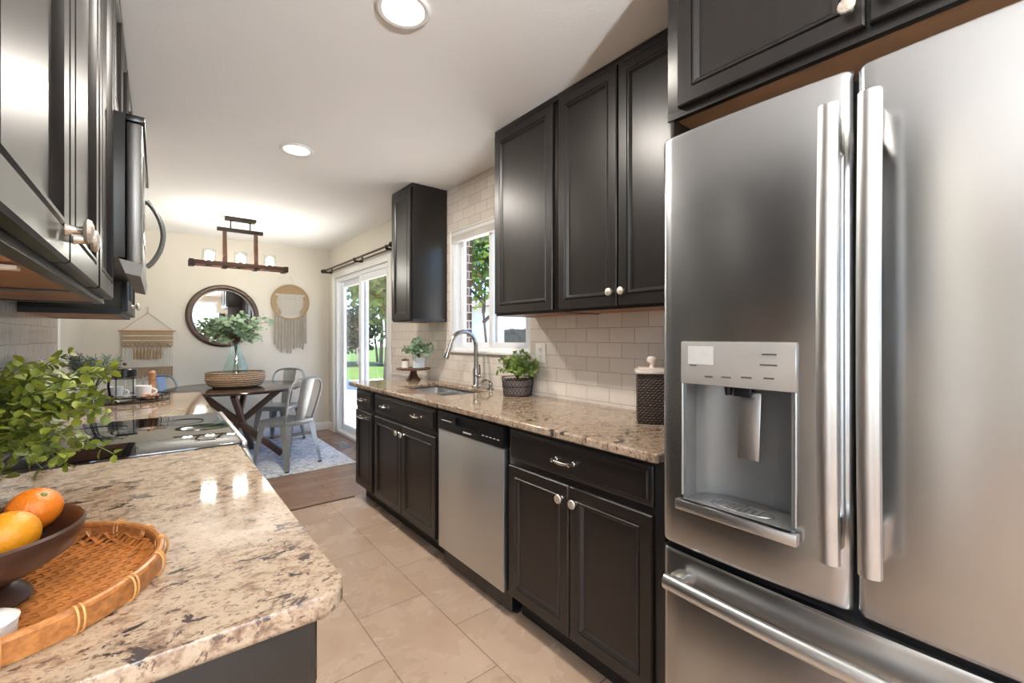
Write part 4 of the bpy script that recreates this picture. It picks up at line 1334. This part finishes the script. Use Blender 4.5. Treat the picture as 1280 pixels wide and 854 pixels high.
MB().lathe([(.018, .1015), (.017, .125), (.019, .14), (.012, .152), (0, .154)], (-.025, 3.345, TZ + .0095), 20).build('cap', MAT['light_wood'], rp)
mb = MB()
rnd = random.Random(4)
for i in range(34):
    a = i * .55
    r = .022 + .0012 * i
    bx_, by_ = -.035 + r * math.cos(a) * .75, 3.235 + r * math.sin(a) * .75
    mb.ball((bx_, by_, TZ + .0185 + .008 * (i % 3 == 0)), .0085, 8)
o = mb.build('bead_garland', MAT['light_wood'], None)
tag(o, 'coiled string of brown wooden beads on the coffee tray', 'beads')
vz = thing('fern_vase', 'clear vase of grey-green fern sprigs near the range', 'vase', (-.255, 3.06, TZ))
vx, vy = -.255, 3.06
MB().lathe([(0, .001), (.034, .001), (.036, .006), (.034, .05), (.026, .10), (.029, .118), (.027, .118), (.024, .10), (.032, .05), (.033, .008), (0, .006)], (vx, vy, TZ), 24).build('vase', MAT['thin_glass'], vz)
rnd = random.Random(21)
st, fr_ = MB(), MB()
for i in range(24):
    a = rnd.uniform(0, 2 * math.pi)
    tl = rnd.uniform(.25, .75)
    L = rnd.uniform(.13, .18)
    p0 = Vector((vx + rnd.uniform(-.012, .012), vy + rnd.uniform(-.012, .012), TZ + .01))
    d = Vector((math.cos(a) * tl, math.sin(a) * tl, 1)).normalized()
    nk = Vector((vx + math.cos(a) * .014, vy + math.sin(a) * .014, TZ + .11))
    st.tube([p0, nk, nk + d * L * .5, nk + d * L * .9], [.0018, .0018, .0014, .001], 5)
    for j in range(26):
        t = .2 + .75 * j / 25
        q = nk + d * L * t
        for s in (-1, 1):
            side = d.cross(Vector((math.sin(a + j), math.cos(a + j), .2))).normalized()
            if (q + side * s * .03).x < WL + .02:
                continue
            fr_.leaf(q, side * s + d * .9, (rnd.gauss(0, 1), rnd.gauss(0, 1), .6), rnd.uniform(.018, .032), .0042)
st.build('stems', MAT['dark_stem'], vz)
fr_.build('fronds', MAT['leaf_fern'], vz, recalc=False, smooth=False)

# ------------------------------------------------------------------ right counter items
cs_ = thing('cake_stand', 'dark wooden pedestal stand in the counter corner', 'stand', (1.665, 3.38, TZ))
qx, qy = 1.665, 3.38
MB().lathe([(0, 0), (.062, 0), (.06, .006), (.04, .03), (.028, .055), (.026, .078), (.04, .086), (0, .086)], (qx, qy, TZ), 32).build('foot', MAT['stand_wood'], cs_)
MB().lathe([(0, .0865), (.13, .0865), (.14, .09), (.14, .099), (.134, .102), (.128, .099), (0, .099)], (qx, qy, TZ), 48).build('plate', MAT['stand_wood'], cs_)
sz = TZ + .0995
pt = thing('potted_eucalyptus', 'small eucalyptus in a pale blue pot on the wooden stand', 'plant', (1.69, 3.32, sz))
MB().lathe([(0, 0), (.042, 0), (.05, .006), (.056, .085), (.057, .09), (.053, .09), (.05, .082), (0, .08)], (1.69, 3.33, sz), 28).build('pot', MAT['pot_blue'], pt)
def bush(st, lf, c, n, r, h, L, W, rnd, per=4, lim=None):
    for i in range(n):
        a = rnd.uniform(0, 2 * math.pi)
        rr = r * rnd.random() ** .6
        p0 = Vector(c)
        p2 = Vector((c[0] + rr * math.cos(a), c[1] + rr * math.sin(a), c[2] + h * rnd.uniform(.35, 1) * (1 - .35 * (rr / r) ** 2)))
        p1 = Vector((c[0] + rr * .25 * math.cos(a), c[1] + rr * .25 * math.sin(a), c[2] + h * .5))
        if lim and p2.x > lim:
            p2.x = lim - rnd.uniform(0, .02)
        pts = [p0 * (1 - t) ** 2 + p1 * 2 * t * (1 - t) + p2 * t * t for t in [j / 6 for j in range(7)]]
        st.tube(pts, .0013, 4)
        for j in range(7 - per, 7):
            for s in (-1, 1):
                d0 = (pts[j] - pts[j - 1]).normalized()
                side = d0.cross(Vector((rnd.gauss(0, 1), rnd.gauss(0, 1), .3)))
                if side.length < .05:
                    continue
                dd = side.normalized() * s + d0 * .5
                if lim and pts[j].x + dd.normalized().x * L > lim + .02:
                    continue
                lf.leaf(pts[j], dd, (rnd.gauss(0, .7), rnd.gauss(0, .7), 1), L * rnd.uniform(.7, 1.2), W * rnd.uniform(.8, 1.1), .15, .1)
rnd = random.Random(31)
st, lf = MB(), MB()
bush(st, lf, (1.69, 3.33, sz + .075), 34, .125, .17, .036, .026, rnd, 4, WR - .04)
st.build('stems', MAT['stem_green'], pt)
lf.build('foliage', MAT['leaf_blue'], pt, recalc=False, angle=60)
cd = thing('jar_candle', 'white jar candle with dark lid on the wooden stand', 'candle', (1.62, 3.44, sz))
MB().lathe([(0, 0), (.027, 0), (.03, .004), (.03, .06), (.027, .062), (0, .062)], (1.61, 3.42, sz), 24).build('jar', MAT['candle_glass'], cd)
MB().lathe([(.031, .0625), (.031, .072), (.026, .075), (.006, .076), (.006, .082), (0, .083)], (1.61, 3.42, sz), 24).build('lid', MAT['stand_wood'], cd)

hb = thing('herb_planter', 'leafy herbs in a wire basket planter by the outlet', 'plant', (1.735, 2.1, TZ))
hx, hy = 1.735, 2.10
MB().lathe([(0, .003), (.078, .003), (.084, .012), (.092, .095), (.088, .096), (.08, .088), (0, .086)], (hx, hy, TZ), 32).build('pot', MAT['pot_grey'], hb)
MB().lathe([(.0, .0865), (.08, .0885), (0, .097)], (hx, hy, TZ), 24).build('soil', MAT['soil'], hb)
mb = MB()
for (z, r) in ((.004, .086), (.06, .094), (.112, .099)):
    mb.tube([(hx + r * math.cos(2 * math.pi * i / 40), hy + r * math.sin(2 * math.pi * i / 40), TZ + z) for i in range(40)], .0022, 6, closed=True)
for i in range(26):
    for s in (-1, 1):
        pts = []
        for j in range(7):
            t = j / 6
            a = 2 * math.pi * i / 26 + s * t * .72
            r = .086 + .013 * t
            pts.append((hx + r * math.cos(a), hy + r * math.sin(a), TZ + .004 + .108 * t))
        mb.tube(pts, .0011, 4)
mb.build('wire_basket', MAT['black_metal'], hb)
rnd = random.Random(61)
st, lf = MB(), MB()
bush(st, lf, (hx, hy, TZ + .09), 60, .125, .185, .032, .022, rnd, 5, WR - .03)
st.build('stems', MAT['stem_green'], hb)
lf.build('foliage', MAT['leaf_herb'], hb, recalc=False, angle=60)

cn = thing('wicker_canister', 'square dark wicker canister with cream lid next to the fridge', 'canister', (1.64, 1.085, TZ))
mb = MB().cub((.125, .125, .205), Matrix.Translation((0, 0, .1035)), .006)
wk = mb.build('wicker_body', MAT['wicker'], cn)
wk.data.transform(Matrix.Translation((0, 0, 0)))
mb = MB()
for (s, z0, z1) in ((.14, .207, .222), (.115, .222, .23)):
    mb.cub((s, s, z1 - z0), Matrix.Translation((0, 0, (z0 + z1) / 2)), .004)
mb.lathe([(.012, .230), (.009, .238), (.009, .246), (.02, .256), (.022, .268), (.014, .278), (0, .28)], (0, 0, 0), 20)
ld_ = mb.build('lid', MAT['marble'], cn)
for o_ in (wk, ld_):
    o_.data.transform(Matrix.Translation(Vector((1.64, 1.085, TZ))))
cn.rotation_euler = (0, 0, R(38))

ol = thing('wall_outlet', 'white double outlet plate on the subway tile', 'outlet', (WR - .012, 2.0, 1.18))
MB().box(WR - .0155, WR - .0095, 1.955, 2.045, 1.12, 1.24, .003).build('plate', MAT['plate_white'], ol)
mb = MB()
for z in (1.157, 1.203):
    mb.box(WR - .018, WR - .0156, 1.985, 2.015, z - .016, z + .016, .001)
so = mb.build('sockets', MAT['plate_white'], ol)
mb = MB()
for z in (1.157, 1.203):
    mb.box(WR - .0186, WR - .0181, 1.993, 1.995, z - .006, z + .008).box(WR - .0186, WR - .0181, 2.005, 2.007, z - .006, z + .008)
mb.build('slots', MAT['ink'], so)

# ------------------------------------------------------------------ dining corner
rugo = MB().box(-.35, 1.57, 4.46, 6.12, .0005, .010, .003).build('area_rug', MAT['rug'], None)
tag(rugo, 'pale blue-grey distressed rug under the dining table', 'rug')
RZ = .0102
TX, TY = .67, 5.36
tb = thing('dining_table', 'round dark walnut table with crossed beam base', 'table', (TX, TY, RZ))
MB().lathe([(0, .722), (.60, .722), (.63, .728), (.635, .74), (.63, .75), (.62, .752), (0, .752)], (TX, TY, RZ), 80).build('tabletop', MAT['table_wood'], tb)
for i in range(4):
    a = R(-20 + 90 * i)
    c, s = math.cos(a), math.sin(a)
    off = Vector((-s, c, 0)) * .026
    # each beam runs from the floor on one side to the top on the other
    MB().bar(Vector((TX - .40 * c, TY - .40 * s, RZ + .022)) + off, Vector((TX + .36 * c, TY + .36 * s, RZ + .700)) + off, .048, .062, .004).build('leg', MAT['leg_wood'], tb)
MB().box(TX - .42, TX + .42, TY - .05, TY + .05, RZ + .70, RZ + .7215, .003).build('top_cleat', MAT['leg_wood'], tb)

def make_chair(lab):
    t = thing('dining_chair', lab, 'chair', (0, 0, 0), 'metal dining chairs')
    m = MB()
    # seat: dished square sheet with a rolled skirt
    def ring(h, z, r):
        return [(x, y, z) for (x, y) in rounded([(-h, -h, r), (h, -h, r), (h, h, r), (-h, h, r)])]
    loops = [ring(.172, .408, .045), ring(.178, .43, .045), ring(.180, .448, .045), ring(.172, .456, .042), ring(.155, .453, .04), ring(.08, .446, .03)]
    k = len(loops[0])
    vs = [p for l in loops for p in l]
    fs = []
    for i in range(len(loops) - 1):
        for j in range(k):
            fs.append((i * k + j, i * k + (j + 1) % k, (i + 1) * k + (j + 1) % k, (i + 1) * k + j))
    fs.append(tuple((len(loops) - 1) * k + j for j in range(k)))
    inner = [(x * .985, y * .985, z - .003) for l in loops for (x, y, z) in l]
    n0 = len(vs)
    vs += inner
    fs += [tuple(n0 + i for i in f[::-1]) for f in fs[:]]
    for j in range(k):
        fs.append((j, (j + 1) % k, n0 + (j + 1) % k, n0 + j))
    m.add(vs, fs)
    m.build('seat', MAT['chair_metal'], t, 40)
    for sx in (-1, 1):
        for sy in (-1, 1):
            m = MB()
            top = Vector((sx * .158, sy * .158, .432)); bot = Vector((sx * .212, sy * (.215 if sy > 0 else .235), .012))
            # folded sheet leg: two tapering flanges meeting at the outer corner
            prof_t = [(0, 0), (-sx * .075, 0), (-sx * .075, -sy * .004), (-sx * .006, -sy * .006), (-sx * .004, -sy * .075), (0, -sy * .075)]
            prof_b = [(0, 0), (-sx * .026, 0), (-sx * .026, -sy * .004), (-sx * .006, -sy * .006), (-sx * .004, -sy * .026), (0, -sy * .026)]
            vs = [(top.x + sx * .012 + a, top.y + sy * .012 + b, top.z) for (a, b) in prof_t] + [(bot.x + a, bot.y + b, bot.z) for (a, b) in prof_b]
            fs = [tuple(range(6)), tuple(range(6, 12))] + [(i, (i + 1) % 6, 6 + (i + 1) % 6, 6 + i) for i in range(6)]
            m.add(vs, fs)
            lg = m.build('leg', MAT['chair_metal'], t)
            MB().box(min(bot.x + sx * .002, bot.x - sx * .028), max(bot.x + sx * .002, bot.x - sx * .028), min(bot.y + sy * .002, bot.y - sy * .028), max(bot.y + sy * .002, bot.y - sy * .028), 0, .014, .003).build('foot', MAT['black'], lg)
    # arched tube back
    pts = []
    for (x, y, z) in ((-.165, -.150, .445), (-.172, -.176, .52), (-.184, -.205, .62), (-.192, -.232, .72), (-.185, -.252, .79), (-.155, -.266, .838), (-.10, -.274, .862), (0, -.278, .870)):
        pts.append((x, y, z))
    pts = pts + [(-x, y, z) for (x, y, z) in pts[-2::-1]]
    sm = []
    for i in range(len(pts) - 1):
        p0 = Vector(pts[max(i - 1, 0)]); p1 = Vector(pts[i]); p2 = Vector(pts[i + 1]); p3 = Vector(pts[min(i + 2, len(pts) - 1)])
        for q in range(4):
            u = q / 4
            sm.append(.5 * ((2 * p1) + (p2 - p0) * u + (2 * p0 - 5 * p1 + 4 * p2 - p3) * u * u + (3 * p1 - p0 - 3 * p2 + p3) * u ** 3))
    sm.append(Vector(pts[-1]))
    MB().tube(sm, .0115, 10).build('back_frame', MAT['chair_metal'], t)
    vs, fs = [], []
    nn = 10
    for i in range(nn + 1):
        u = i / nn
        z = .452 + (.866 - .452) * u
        y = -.160 - .118 * u ** .9
        w = .058 + .022 * u
        for (a, dy) in ((-w, .0), (-w * .5, -.008), (0, -.011), (w * .5, -.008), (w, .0)):
            vs.append((a, y + dy, z))
    for i in range(nn):
        for j in range(4):
            fs.append((i * 5 + j, i * 5 + j + 1, (i + 1) * 5 + j + 1, (i + 1) * 5 + j))
    n0 = len(vs)
    vs2 = [(x, y - .003, z) for (x, y, z) in vs]
    f2 = [tuple(n0 + i for i in f[::-1]) for f in fs]
    edge = [i * 5 for i in range(nn + 1)] + [nn * 5 + j for j in range(1, 5)] + [i * 5 + 4 for i in range(nn - 1, -1, -1)] + [j for j in range(3, 0, -1)]
    f3 = [(edge[i], edge[(i + 1) % len(edge)], n0 + edge[(i + 1) % len(edge)], n0 + edge[i]) for i in range(len(edge))]
    MB().add(vs + vs2, fs + f2 + f3).build('back_splat', MAT['chair_metal'], t, 50)
    MB().bar((-.185, -.185, .29), (.185, .185, .29), .02, .004).bar((-.185, .185, .294), (.185, -.185, .294), .02, .004).build('cross_brace', MAT['chair_metal'], t)
    return t
ch = make_chair('grey metal chair with its open back nearest the kitchen')
def put(o, x, y, dx, dy, lab=None):
    o.location = (x, y, RZ)
    o.rotation_euler = (0, 0, math.atan2(-dx, dy))
    if lab:
        o['label'] = lab
put(ch, 1.0, 4.80, -.5, .866)
c2 = copy_tree(ch)
put(c2, 1.13, 5.86, -.62, -.78, 'grey metal chair between the table and the wall below the dream catcher')
c3 = copy_tree(ch)
put(c3, .20, 5.62, .72, -.69, 'grey metal chair below the fringed macrame hanging')

bk = thing('seagrass_basket', 'wide low seagrass basket on the dining table', 'basket', (.63, 5.33, RZ + .752))
BZ = RZ + .7525
MB().lathe_open([(.0, .001), (.19, .001), (.235, .02), (.265, .075), (.268, .10), (.262, .14), (.255, .15), (.25, .14), (.254, .10), (.245, .07), (.19, .02), (0, .016)], (.63, 5.33, BZ), 56).build('basket', MAT['seagrass'], bk)
MB().tube([(.63 + .258 * math.cos(2 * math.pi * i / 56), 5.33 + .258 * math.sin(2 * math.pi * i / 56), BZ + .149) for i in range(56)], .009, 8, closed=True).build('rim', MAT['seagrass'], bk)
va = thing('glass_vase', 'teal glass bottle vase of eucalyptus standing in the basket', 'vase', (.63, 5.33, BZ + .017))
VZ = BZ + .0175
MB().lathe_open([(0, .002), (.115, .002), (.13, .02), (.135, .06), (.125, .13), (.09, .24), (.055, .34), (.042, .40), (.040, .43), (.048, .445), (.045, .447), (.036, .43), (.038, .40), (.051, .34), (.086, .24), (.121, .13), (.131, .06), (.126, .022), (.112, .008), (0, .008)], (.63, 5.33, VZ), 36).build('bottle', MAT['teal_glass'], va)
rnd = random.Random(77)
st, lf = MB(), MB()
for i in range(44):
    a = rnd.uniform(0, 2 * math.pi)
    rr = rnd.uniform(.06, .36)
    p0 = Vector((.63 + .02 * math.cos(a), 5.33 + .02 * math.sin(a), VZ + .44))
    if i < 6:
        st.tube([(.63 + .05 * math.cos(a + 3), 5.33 + .05 * math.sin(a + 3), VZ + .012), p0], .0022, 5)
    hgt = rnd.uniform(.02, .33) * (1.15 - rr)
    p2 = Vector((.63 + rr * math.cos(a), 5.33 + rr * math.sin(a) * .8, VZ + .44 + hgt))
    p1 = Vector((.63 + rr * .35 * math.cos(a), 5.33 + rr * .3 * math.sin(a), VZ + .44 + hgt * .95 + .03))
    pts = [p0 * (1 - t) ** 2 + p1 * 2 * t * (1 - t) + p2 * t * t for t in [j / 8 for j in range(9)]]
    st.tube(pts, .002, 5)
    for j in range(3, 9):
        for s in (-1, 1):
            d0 = (pts[j] - pts[j - 1]).normalized()
            side = d0.cross(Vector((rnd.gauss(0, .5), rnd.gauss(0, .5), 1)))
            if side.length < .05:
                continue
            lf.leaf(pts[j], side.normalized() * s + d0 * .3, (rnd.gauss(0, .8), rnd.gauss(-.6, .6), 1), rnd.uniform(.045, .068), rnd.uniform(.042, .056), .12, .06)
st.build('stems', MAT['stem_brown'], va)
lf.build('leaves', MAT['leaf_euc'], va, recalc=False, angle=60)

# mirror
mx_, mz_ = .622, 1.53
mr = thing('wall_mirror', 'round mirror with wide hammered frame on the dining wall', 'mirror', (mx_, YF - .02, mz_))
MB().lathe([(.30, -.010), (.37, -.010), (.376, -.02), (.374, -.032), (.36, -.042), (.34, -.044), (.322, -.036), (.312, -.028), (.30, -.022)], (mx_, YF + .008, mz_), 80, 'Y').build('frame', MAT['mirror_frame'], mr)
MB().tube([(mx_ + .309 * math.cos(2 * math.pi * i / 80), YF - .024, mz_ + .309 * math.sin(2 * math.pi * i / 80)) for i in range(80)], .007, 8, closed=True).build('inner_bead', MAT['mirror_bead'], mr)
MB().lathe([(0, -.016), (.306, -.016), (.306, -.012), (0, -.012)], (mx_, YF, mz_), 64, 'Y').build('mirror_glass', MAT['mirror'], mr)

# dream catcher
dx_, dz_ = 1.362, 1.732
dc = thing('dream_catcher', 'round jute and cotton dream catcher beside the glass door', 'wall hanging', (dx_, YF - .02, dz_))
YD = YF - .018
MB().tube([(dx_ + .222 * math.cos(2 * math.pi * i / 72), YD, dz_ + .222 * math.sin(2 * math.pi * i / 72)) for i in range(72)], .012, 8, closed=True).build('hoop', MAT['jute'], dc)
mb = MB()
for i in range(16):   # jute wraps filling the crescent at top
    z = dz_ + .205 - i * .0068
    hw = math.sqrt(max(0, .212 ** 2 - (z - dz_) ** 2))
    mb.tube([(dx_ - hw, YD, z), (dx_, YD - .004, z - .004), (dx_ + hw, YD, z)], .0042, 6)
for sgn in (-1, 1):
    for i in range(9):
        rr = .214 - .0062 * i
        mb.tube([(dx_ + sgn * rr * math.cos(R(q)), YD - .003, dz_ + rr * math.sin(R(q))) for q in range(-52, 30, 6)], .004, 6)
mb.build('woven_crescent', MAT['jute'], dc)
mb = MB()
for i in range(9):
    x0 = -.152 + i * .038
    for s in (-1, 1):
        pts = []
        for j in range(11):
            z = dz_ + .095 - j * .026
            lim = math.sqrt(max(0, .208 ** 2 - (z - dz_) ** 2))
            x = x0 + s * (.017 if j % 2 else -.017)
            if abs(x) < lim:
                pts.append((dx_ + x, YD - .004 - .002 * s, z))
        if len(pts) > 2:
            mb.tube(pts, .0034, 6)
mb.tube([(dx_ - .18, YD - .004, dz_ + .098), (dx_ + .18, YD - .004, dz_ + .098)], .006, 6)
for i in range(13):
    mb.ball((dx_ - .145 + i * .0242, YD - .006, dz_ + .045), .009, 8)
mb.build('knotted_net', MAT['cotton'], dc)
rnd = random.Random(5)
mb = MB()
for i in range(11):
    x = dx_ - .185 + i * .037
    z0 = dz_ - math.sqrt(max(0, .222 ** 2 - (x - dx_) ** 2))
    zb = 1.06 + rnd.uniform(0, .1) + (.06 if i in (0, 10) else 0)
    for q in range(3):
        pts = [(x + (q - 1) * .006 + rnd.uniform(-.004, .004), YD - .002 - rnd.uniform(0, .006), z0 + (zb - z0) * j / 7) for j in range(8)]
        mb.tube(pts, .0042, 5)
mb.build('fringe', MAT['taupe_cotton'], dc)
MB().tube([(dx_ - .06, YD, dz_ + .213), (dx_, YF - .006, dz_ + .345), (dx_ + .06, YD, dz_ + .213)], .003, 6).build('hanging_cord', MAT['cotton'], dc)

# macrame panel
ax0, ax1, rz_ = -.31, .145, 1.345
YM = YF - .022
mc = thing('macrame_hanging', 'rectangular tan and white macrame hung from a rod', 'wall hanging', ((ax0 + ax1) / 2, YF - .02, 1.0))
MB().cyl((ax0 - .02, YM, rz_), (ax1 + .02, YM, rz_), .007, n=10).build('rod', MAT['light_wood'], mc)
xm = (ax0 + ax1) / 2
MB().tube([(ax0 + .01, YM, rz_ + .006), (xm, YF - .006, rz_ + .20), (ax1 - .01, YM, rz_ + .006)], .003, 6).tube([(xm, YF - .006, rz_ + .198), (xm, YF - .006, rz_ + .27)], .003, 6).build('hanging_cord', MAT['jute'], mc)
mb = MB()
for i in range(13):
    z = rz_ - .012 - i * .0105
    if i in (4, 9):
        continue
    mb.tube([(ax0 + .01 + (ax1 - ax0 - .02) * j / 40, YM - .002 * (j % 2), z + .0015 * (j % 2)) for j in range(41)], .0058, 6)
for i in range(22):   # twisted leaf row
    x = ax0 + .02 + i * (ax1 - ax0 - .04) / 21
    s = 1 if i % 2 else -1
    mb.tube([(x - .014, YM - .006, rz_ - .150 - s * .012), (x, YM - .014, rz_ - .163), (x + .014, YM - .006, rz_ - .176 + s * .012)], [.004, .010, .004], 6)
for i in range(9):    # tassels
    x = ax0 + .115 + i * .028
    mb.tube([(x, YM - .006, rz_ - .19), (x + .004, YM - .014, rz_ - .25), (x - .002, YM - .01, rz_ - .315)], [.007, .013, .008], 7)
for i in range(40):   # ragged tan hem
    x = ax0 + .012 + i * (ax1 - ax0 - .024) / 39
    mb.tube([(x, YM - .002, rz_ - .40), (x + .003 * (i % 3 - 1), YM - .006, rz_ - .46), (x - .002, YM - .004, rz_ - .50 - .012 * (i % 4))], .0045, 5)
mb.build('woven_band', MAT['jute'], mc)
mb = MB()
for i in (4, 9):
    z = rz_ - .012 - i * .0105
    mb.tube([(ax0 + .01 + (ax1 - ax0 - .02) * j / 40, YM - .003 - .002 * (j % 2), z) for j in range(41)], .0062, 6)
for i in range(44):
    x = ax0 + .012 + i * (ax1 - ax0 - .024) / 43
    mb.tube([(x, YM + .002, rz_ - .18), (x + .002 * (i % 2), YM, rz_ - .3), (x, YM + .001, rz_ - .405)], .0052, 5)
mb.build('white_cords', MAT['cotton'], mc)

# linear chandelier
cy_ = 5.2
lx0, lx1, lz = .232, 1.077, 1.985
lxm = (lx0 + lx1) / 2
cl = thing('chandelier', 'dark wood and iron linear chandelier with three glass shades', 'chandelier', (lxm, cy_, lz))
MB().box(lxm - .135, lxm + .135, cy_ - .055, cy_ + .055, CEIL - .03, CEIL - .001, .006).build('ceiling_canopy', MAT['bronze'], cl)
MB().cyl((lxm - .085, cy_, 2.365), (lxm - .085, cy_, CEIL - .03), .007, n=10).cyl((lxm + .085, cy_, 2.365), (lxm + .085, cy_, CEIL - .03), .007, n=10).build('stem', MAT['bronze'], cl)
MB().box(lxm - .20, lxm + .20, cy_ - .022, cy_ + .022, 2.33, 2.366, .004).build('cross_bar', MAT['bronze'], cl)
for s in (-1, 1):
    MB().bar((lxm + s * .135, cy_, 2.33), (lxm + s * .135, cy_, lz - .02), .032, .04, .003, up=(0, 1, 0), w1=.044, h1=.05).build('upright', MAT['beam_wood'], cl)
for s in (-1, 1):
    b = MB().box(lx0, lx1, cy_ + s * .062 - .016, cy_ + s * .062 + .016, lz - .012, lz + .030, .003).build('rail', MAT['beam_wood'], cl)
    m = MB()
    for x in (lx0 - .004, lx1 - .036):
        m.box(x, x + .04, cy_ + s * .062 - .02, cy_ + s * .062 + .02, lz - .017, lz + .035, .003)
    m.build('end_cap', MAT['bronze'], b)
m = MB()
for x in (lxm - .135, lxm + .135, lx0 + .02, lx1 - .02):
    m.box(x - .024, x + .024, cy_ - .084, cy_ + .084, lz - .022, lz - .0125, .003)
for x in (.379, .643, .902):
    m.box(x - .02, x + .02, cy_ - .06, cy_ + .06, lz - .012, lz - .003, .002)
m.build('cross_straps', MAT['bronze'], cl)
for x in (.39, .655, .92):
    sh = MB().lathe_open([(.03, .02), (.052, .024), (.058, .04), (.062, .155), (.0595, .155), (.0555, .042), (.05, .027), (.03, .024)], (x, cy_, lz - .004), 28).build('glass_shade', MAT['thin_glass'], cl)
    MB().lathe([(.026, -.003), (.026, .02), (.018, .03), (.016, .052), (0, .053)], (x, cy_, lz), 18).build('socket', MAT['bronze'], sh)
    MB().lathe([(.012, .053), (.016, .065), (.03, .092), (.032, .108), (.024, .128), (0, .138)], (x, cy_, lz), 20).build('bulb', MAT['bulb'], sh)
    light('bulb_light', 'POINT', (x, cy_, lz + .085), (0, 0, 0), 11.5, (1, .95, .87), .05, parent=cl)

# curtain rod
cr = thing('curtain_rod', 'double bronze curtain rod above the glass door', 'curtain rod', (1.77, 5.2, 2.16))
MB().cyl((1.755, 4.05, 2.17), (1.755, 6.26, 2.17), .011, n=12).build('front_rod', MAT['rod_metal'], cr)
MB().cyl((1.80, 4.07, 2.15), (1.80, 6.24, 2.15), .008, n=12).build('rear_rod', MAT['rod_metal'], cr)
MB().ball((1.755, 6.285, 2.17), .027, 16).cyl((1.755, 6.24, 2.17), (1.755, 6.265, 2.17), .017).build('finial', MAT['bronze'], cr)
MB().ball((1.755, 4.03, 2.17), .027, 16).cyl((1.755, 4.045, 2.17), (1.755, 4.07, 2.17), .017).build('finial', MAT['bronze'], cr)
for y in (4.15, 5.05, 6.19):
    MB().box(WR - .012, WR - .001, y - .018, y + .018, 2.11, 2.2, .003).box(1.745, WR - .012, y - .008, y + .008, 2.135, 2.157, .003).cyl((1.755, y - .012, 2.17), (1.755, y + .012, 2.17), .017).build('bracket', MAT['bronze'], cr)

fv = thing('floor_vent', 'small grey metal floor register beside the rug', 'vent', (1.70, 5.3, 0))
MB().box(1.645, 1.755, 5.14, 5.45, .0005, .005, .002).build('frame', MAT['steel_soft'], fv)
mb = MB()
for i in range(14):
    mb.box(1.66, 1.74, 5.16 + i * .02, 5.168 + i * .02, .0052, .007)
mb.build('louvers', MAT['grey_plastic'], fv)

# recessed lights
def can(x, y, lab, energy=15.0):
    t = thing('ceiling_light', lab, 'ceiling light', (x, y, CEIL - .012), 'recessed ceiling lights')
    MB().lathe_open([(.072, -.002), (.092, -.0015), (.098, -.006), (.09, -.012), (.076, -.011)], (x, y, CEIL), 40).build('trim_ring', MAT['trim'], t)
    MB().lathe([(0, -.007), (.074, -.006), (.074, -.003), (0, -.003)], (x, y, CEIL), 32).build('lens', MAT['lens'], t)
    light('can_light', 'AREA', (x, y, CEIL - .016), (0, 0, 0), energy, (1, .93, .84), .14, parent=t)
can(.696, 1.494, 'round recessed ceiling light over the galley near the fridge')
can(.690, 3.04, 'round recessed ceiling light over the galley toward the dining corner')
can(-1.6, -1.3, 'recessed ceiling light in the living area')

# added, unseen lamp bouncing fill light off the ceiling; deep shade limits the cone
fl = thing('ceiling_bounce_lamp', 'added fill lamp with black upturned shade, unseen behind the viewer', 'lamp', (-0.05, -2.5, 0))
MB().lathe([(0, 0), (.15, 0), (.15, .012), (.14, .02), (.02, .026), (0, .026)], (-0.05, -2.5, 0), 32).build('base', MAT['black_metal'], fl)
MB().cyl((-0.05, -2.5, .02), (-0.05, -2.5, 1.5), .011, n=12).build('pole', MAT['black_metal'], fl)
ax = Vector((0, math.sin(R(36)), math.cos(R(36))))
o0 = Vector((-0.05, -2.5, 1.5))
vs, fs = [], []
u1 = Vector((1, 0, 0)); u2 = ax.cross(u1)
prof = [(.05, 0), (.13, .07), (.17, .16), (.19, .26), (.193, .26), (.173, .158), (.134, .066), (.052, -.006)]
for (r, t) in prof:
    for j in range(32):
        q = 2 * math.pi * j / 32
        vs.append(o0 + ax * t + (u1 * math.cos(q) + u2 * math.sin(q)) * r)
for i in range(7):
    for j in range(32):
        fs.append((i * 32 + j, i * 32 + (j + 1) % 32, (i + 1) * 32 + (j + 1) % 32, (i + 1) * 32 + j))
MB().add(vs, fs).build('shade', MAT['black_metal'], fl)
MB().ball(tuple(o0), .052, 16).build('shade_joint', MAT['black_metal'], fl)
light('ceiling_bounce_light', 'AREA', tuple(o0 + ax * .06), (R(144), 0, 0), 370, (.95, .98, 1.0), .2, parent=fl)
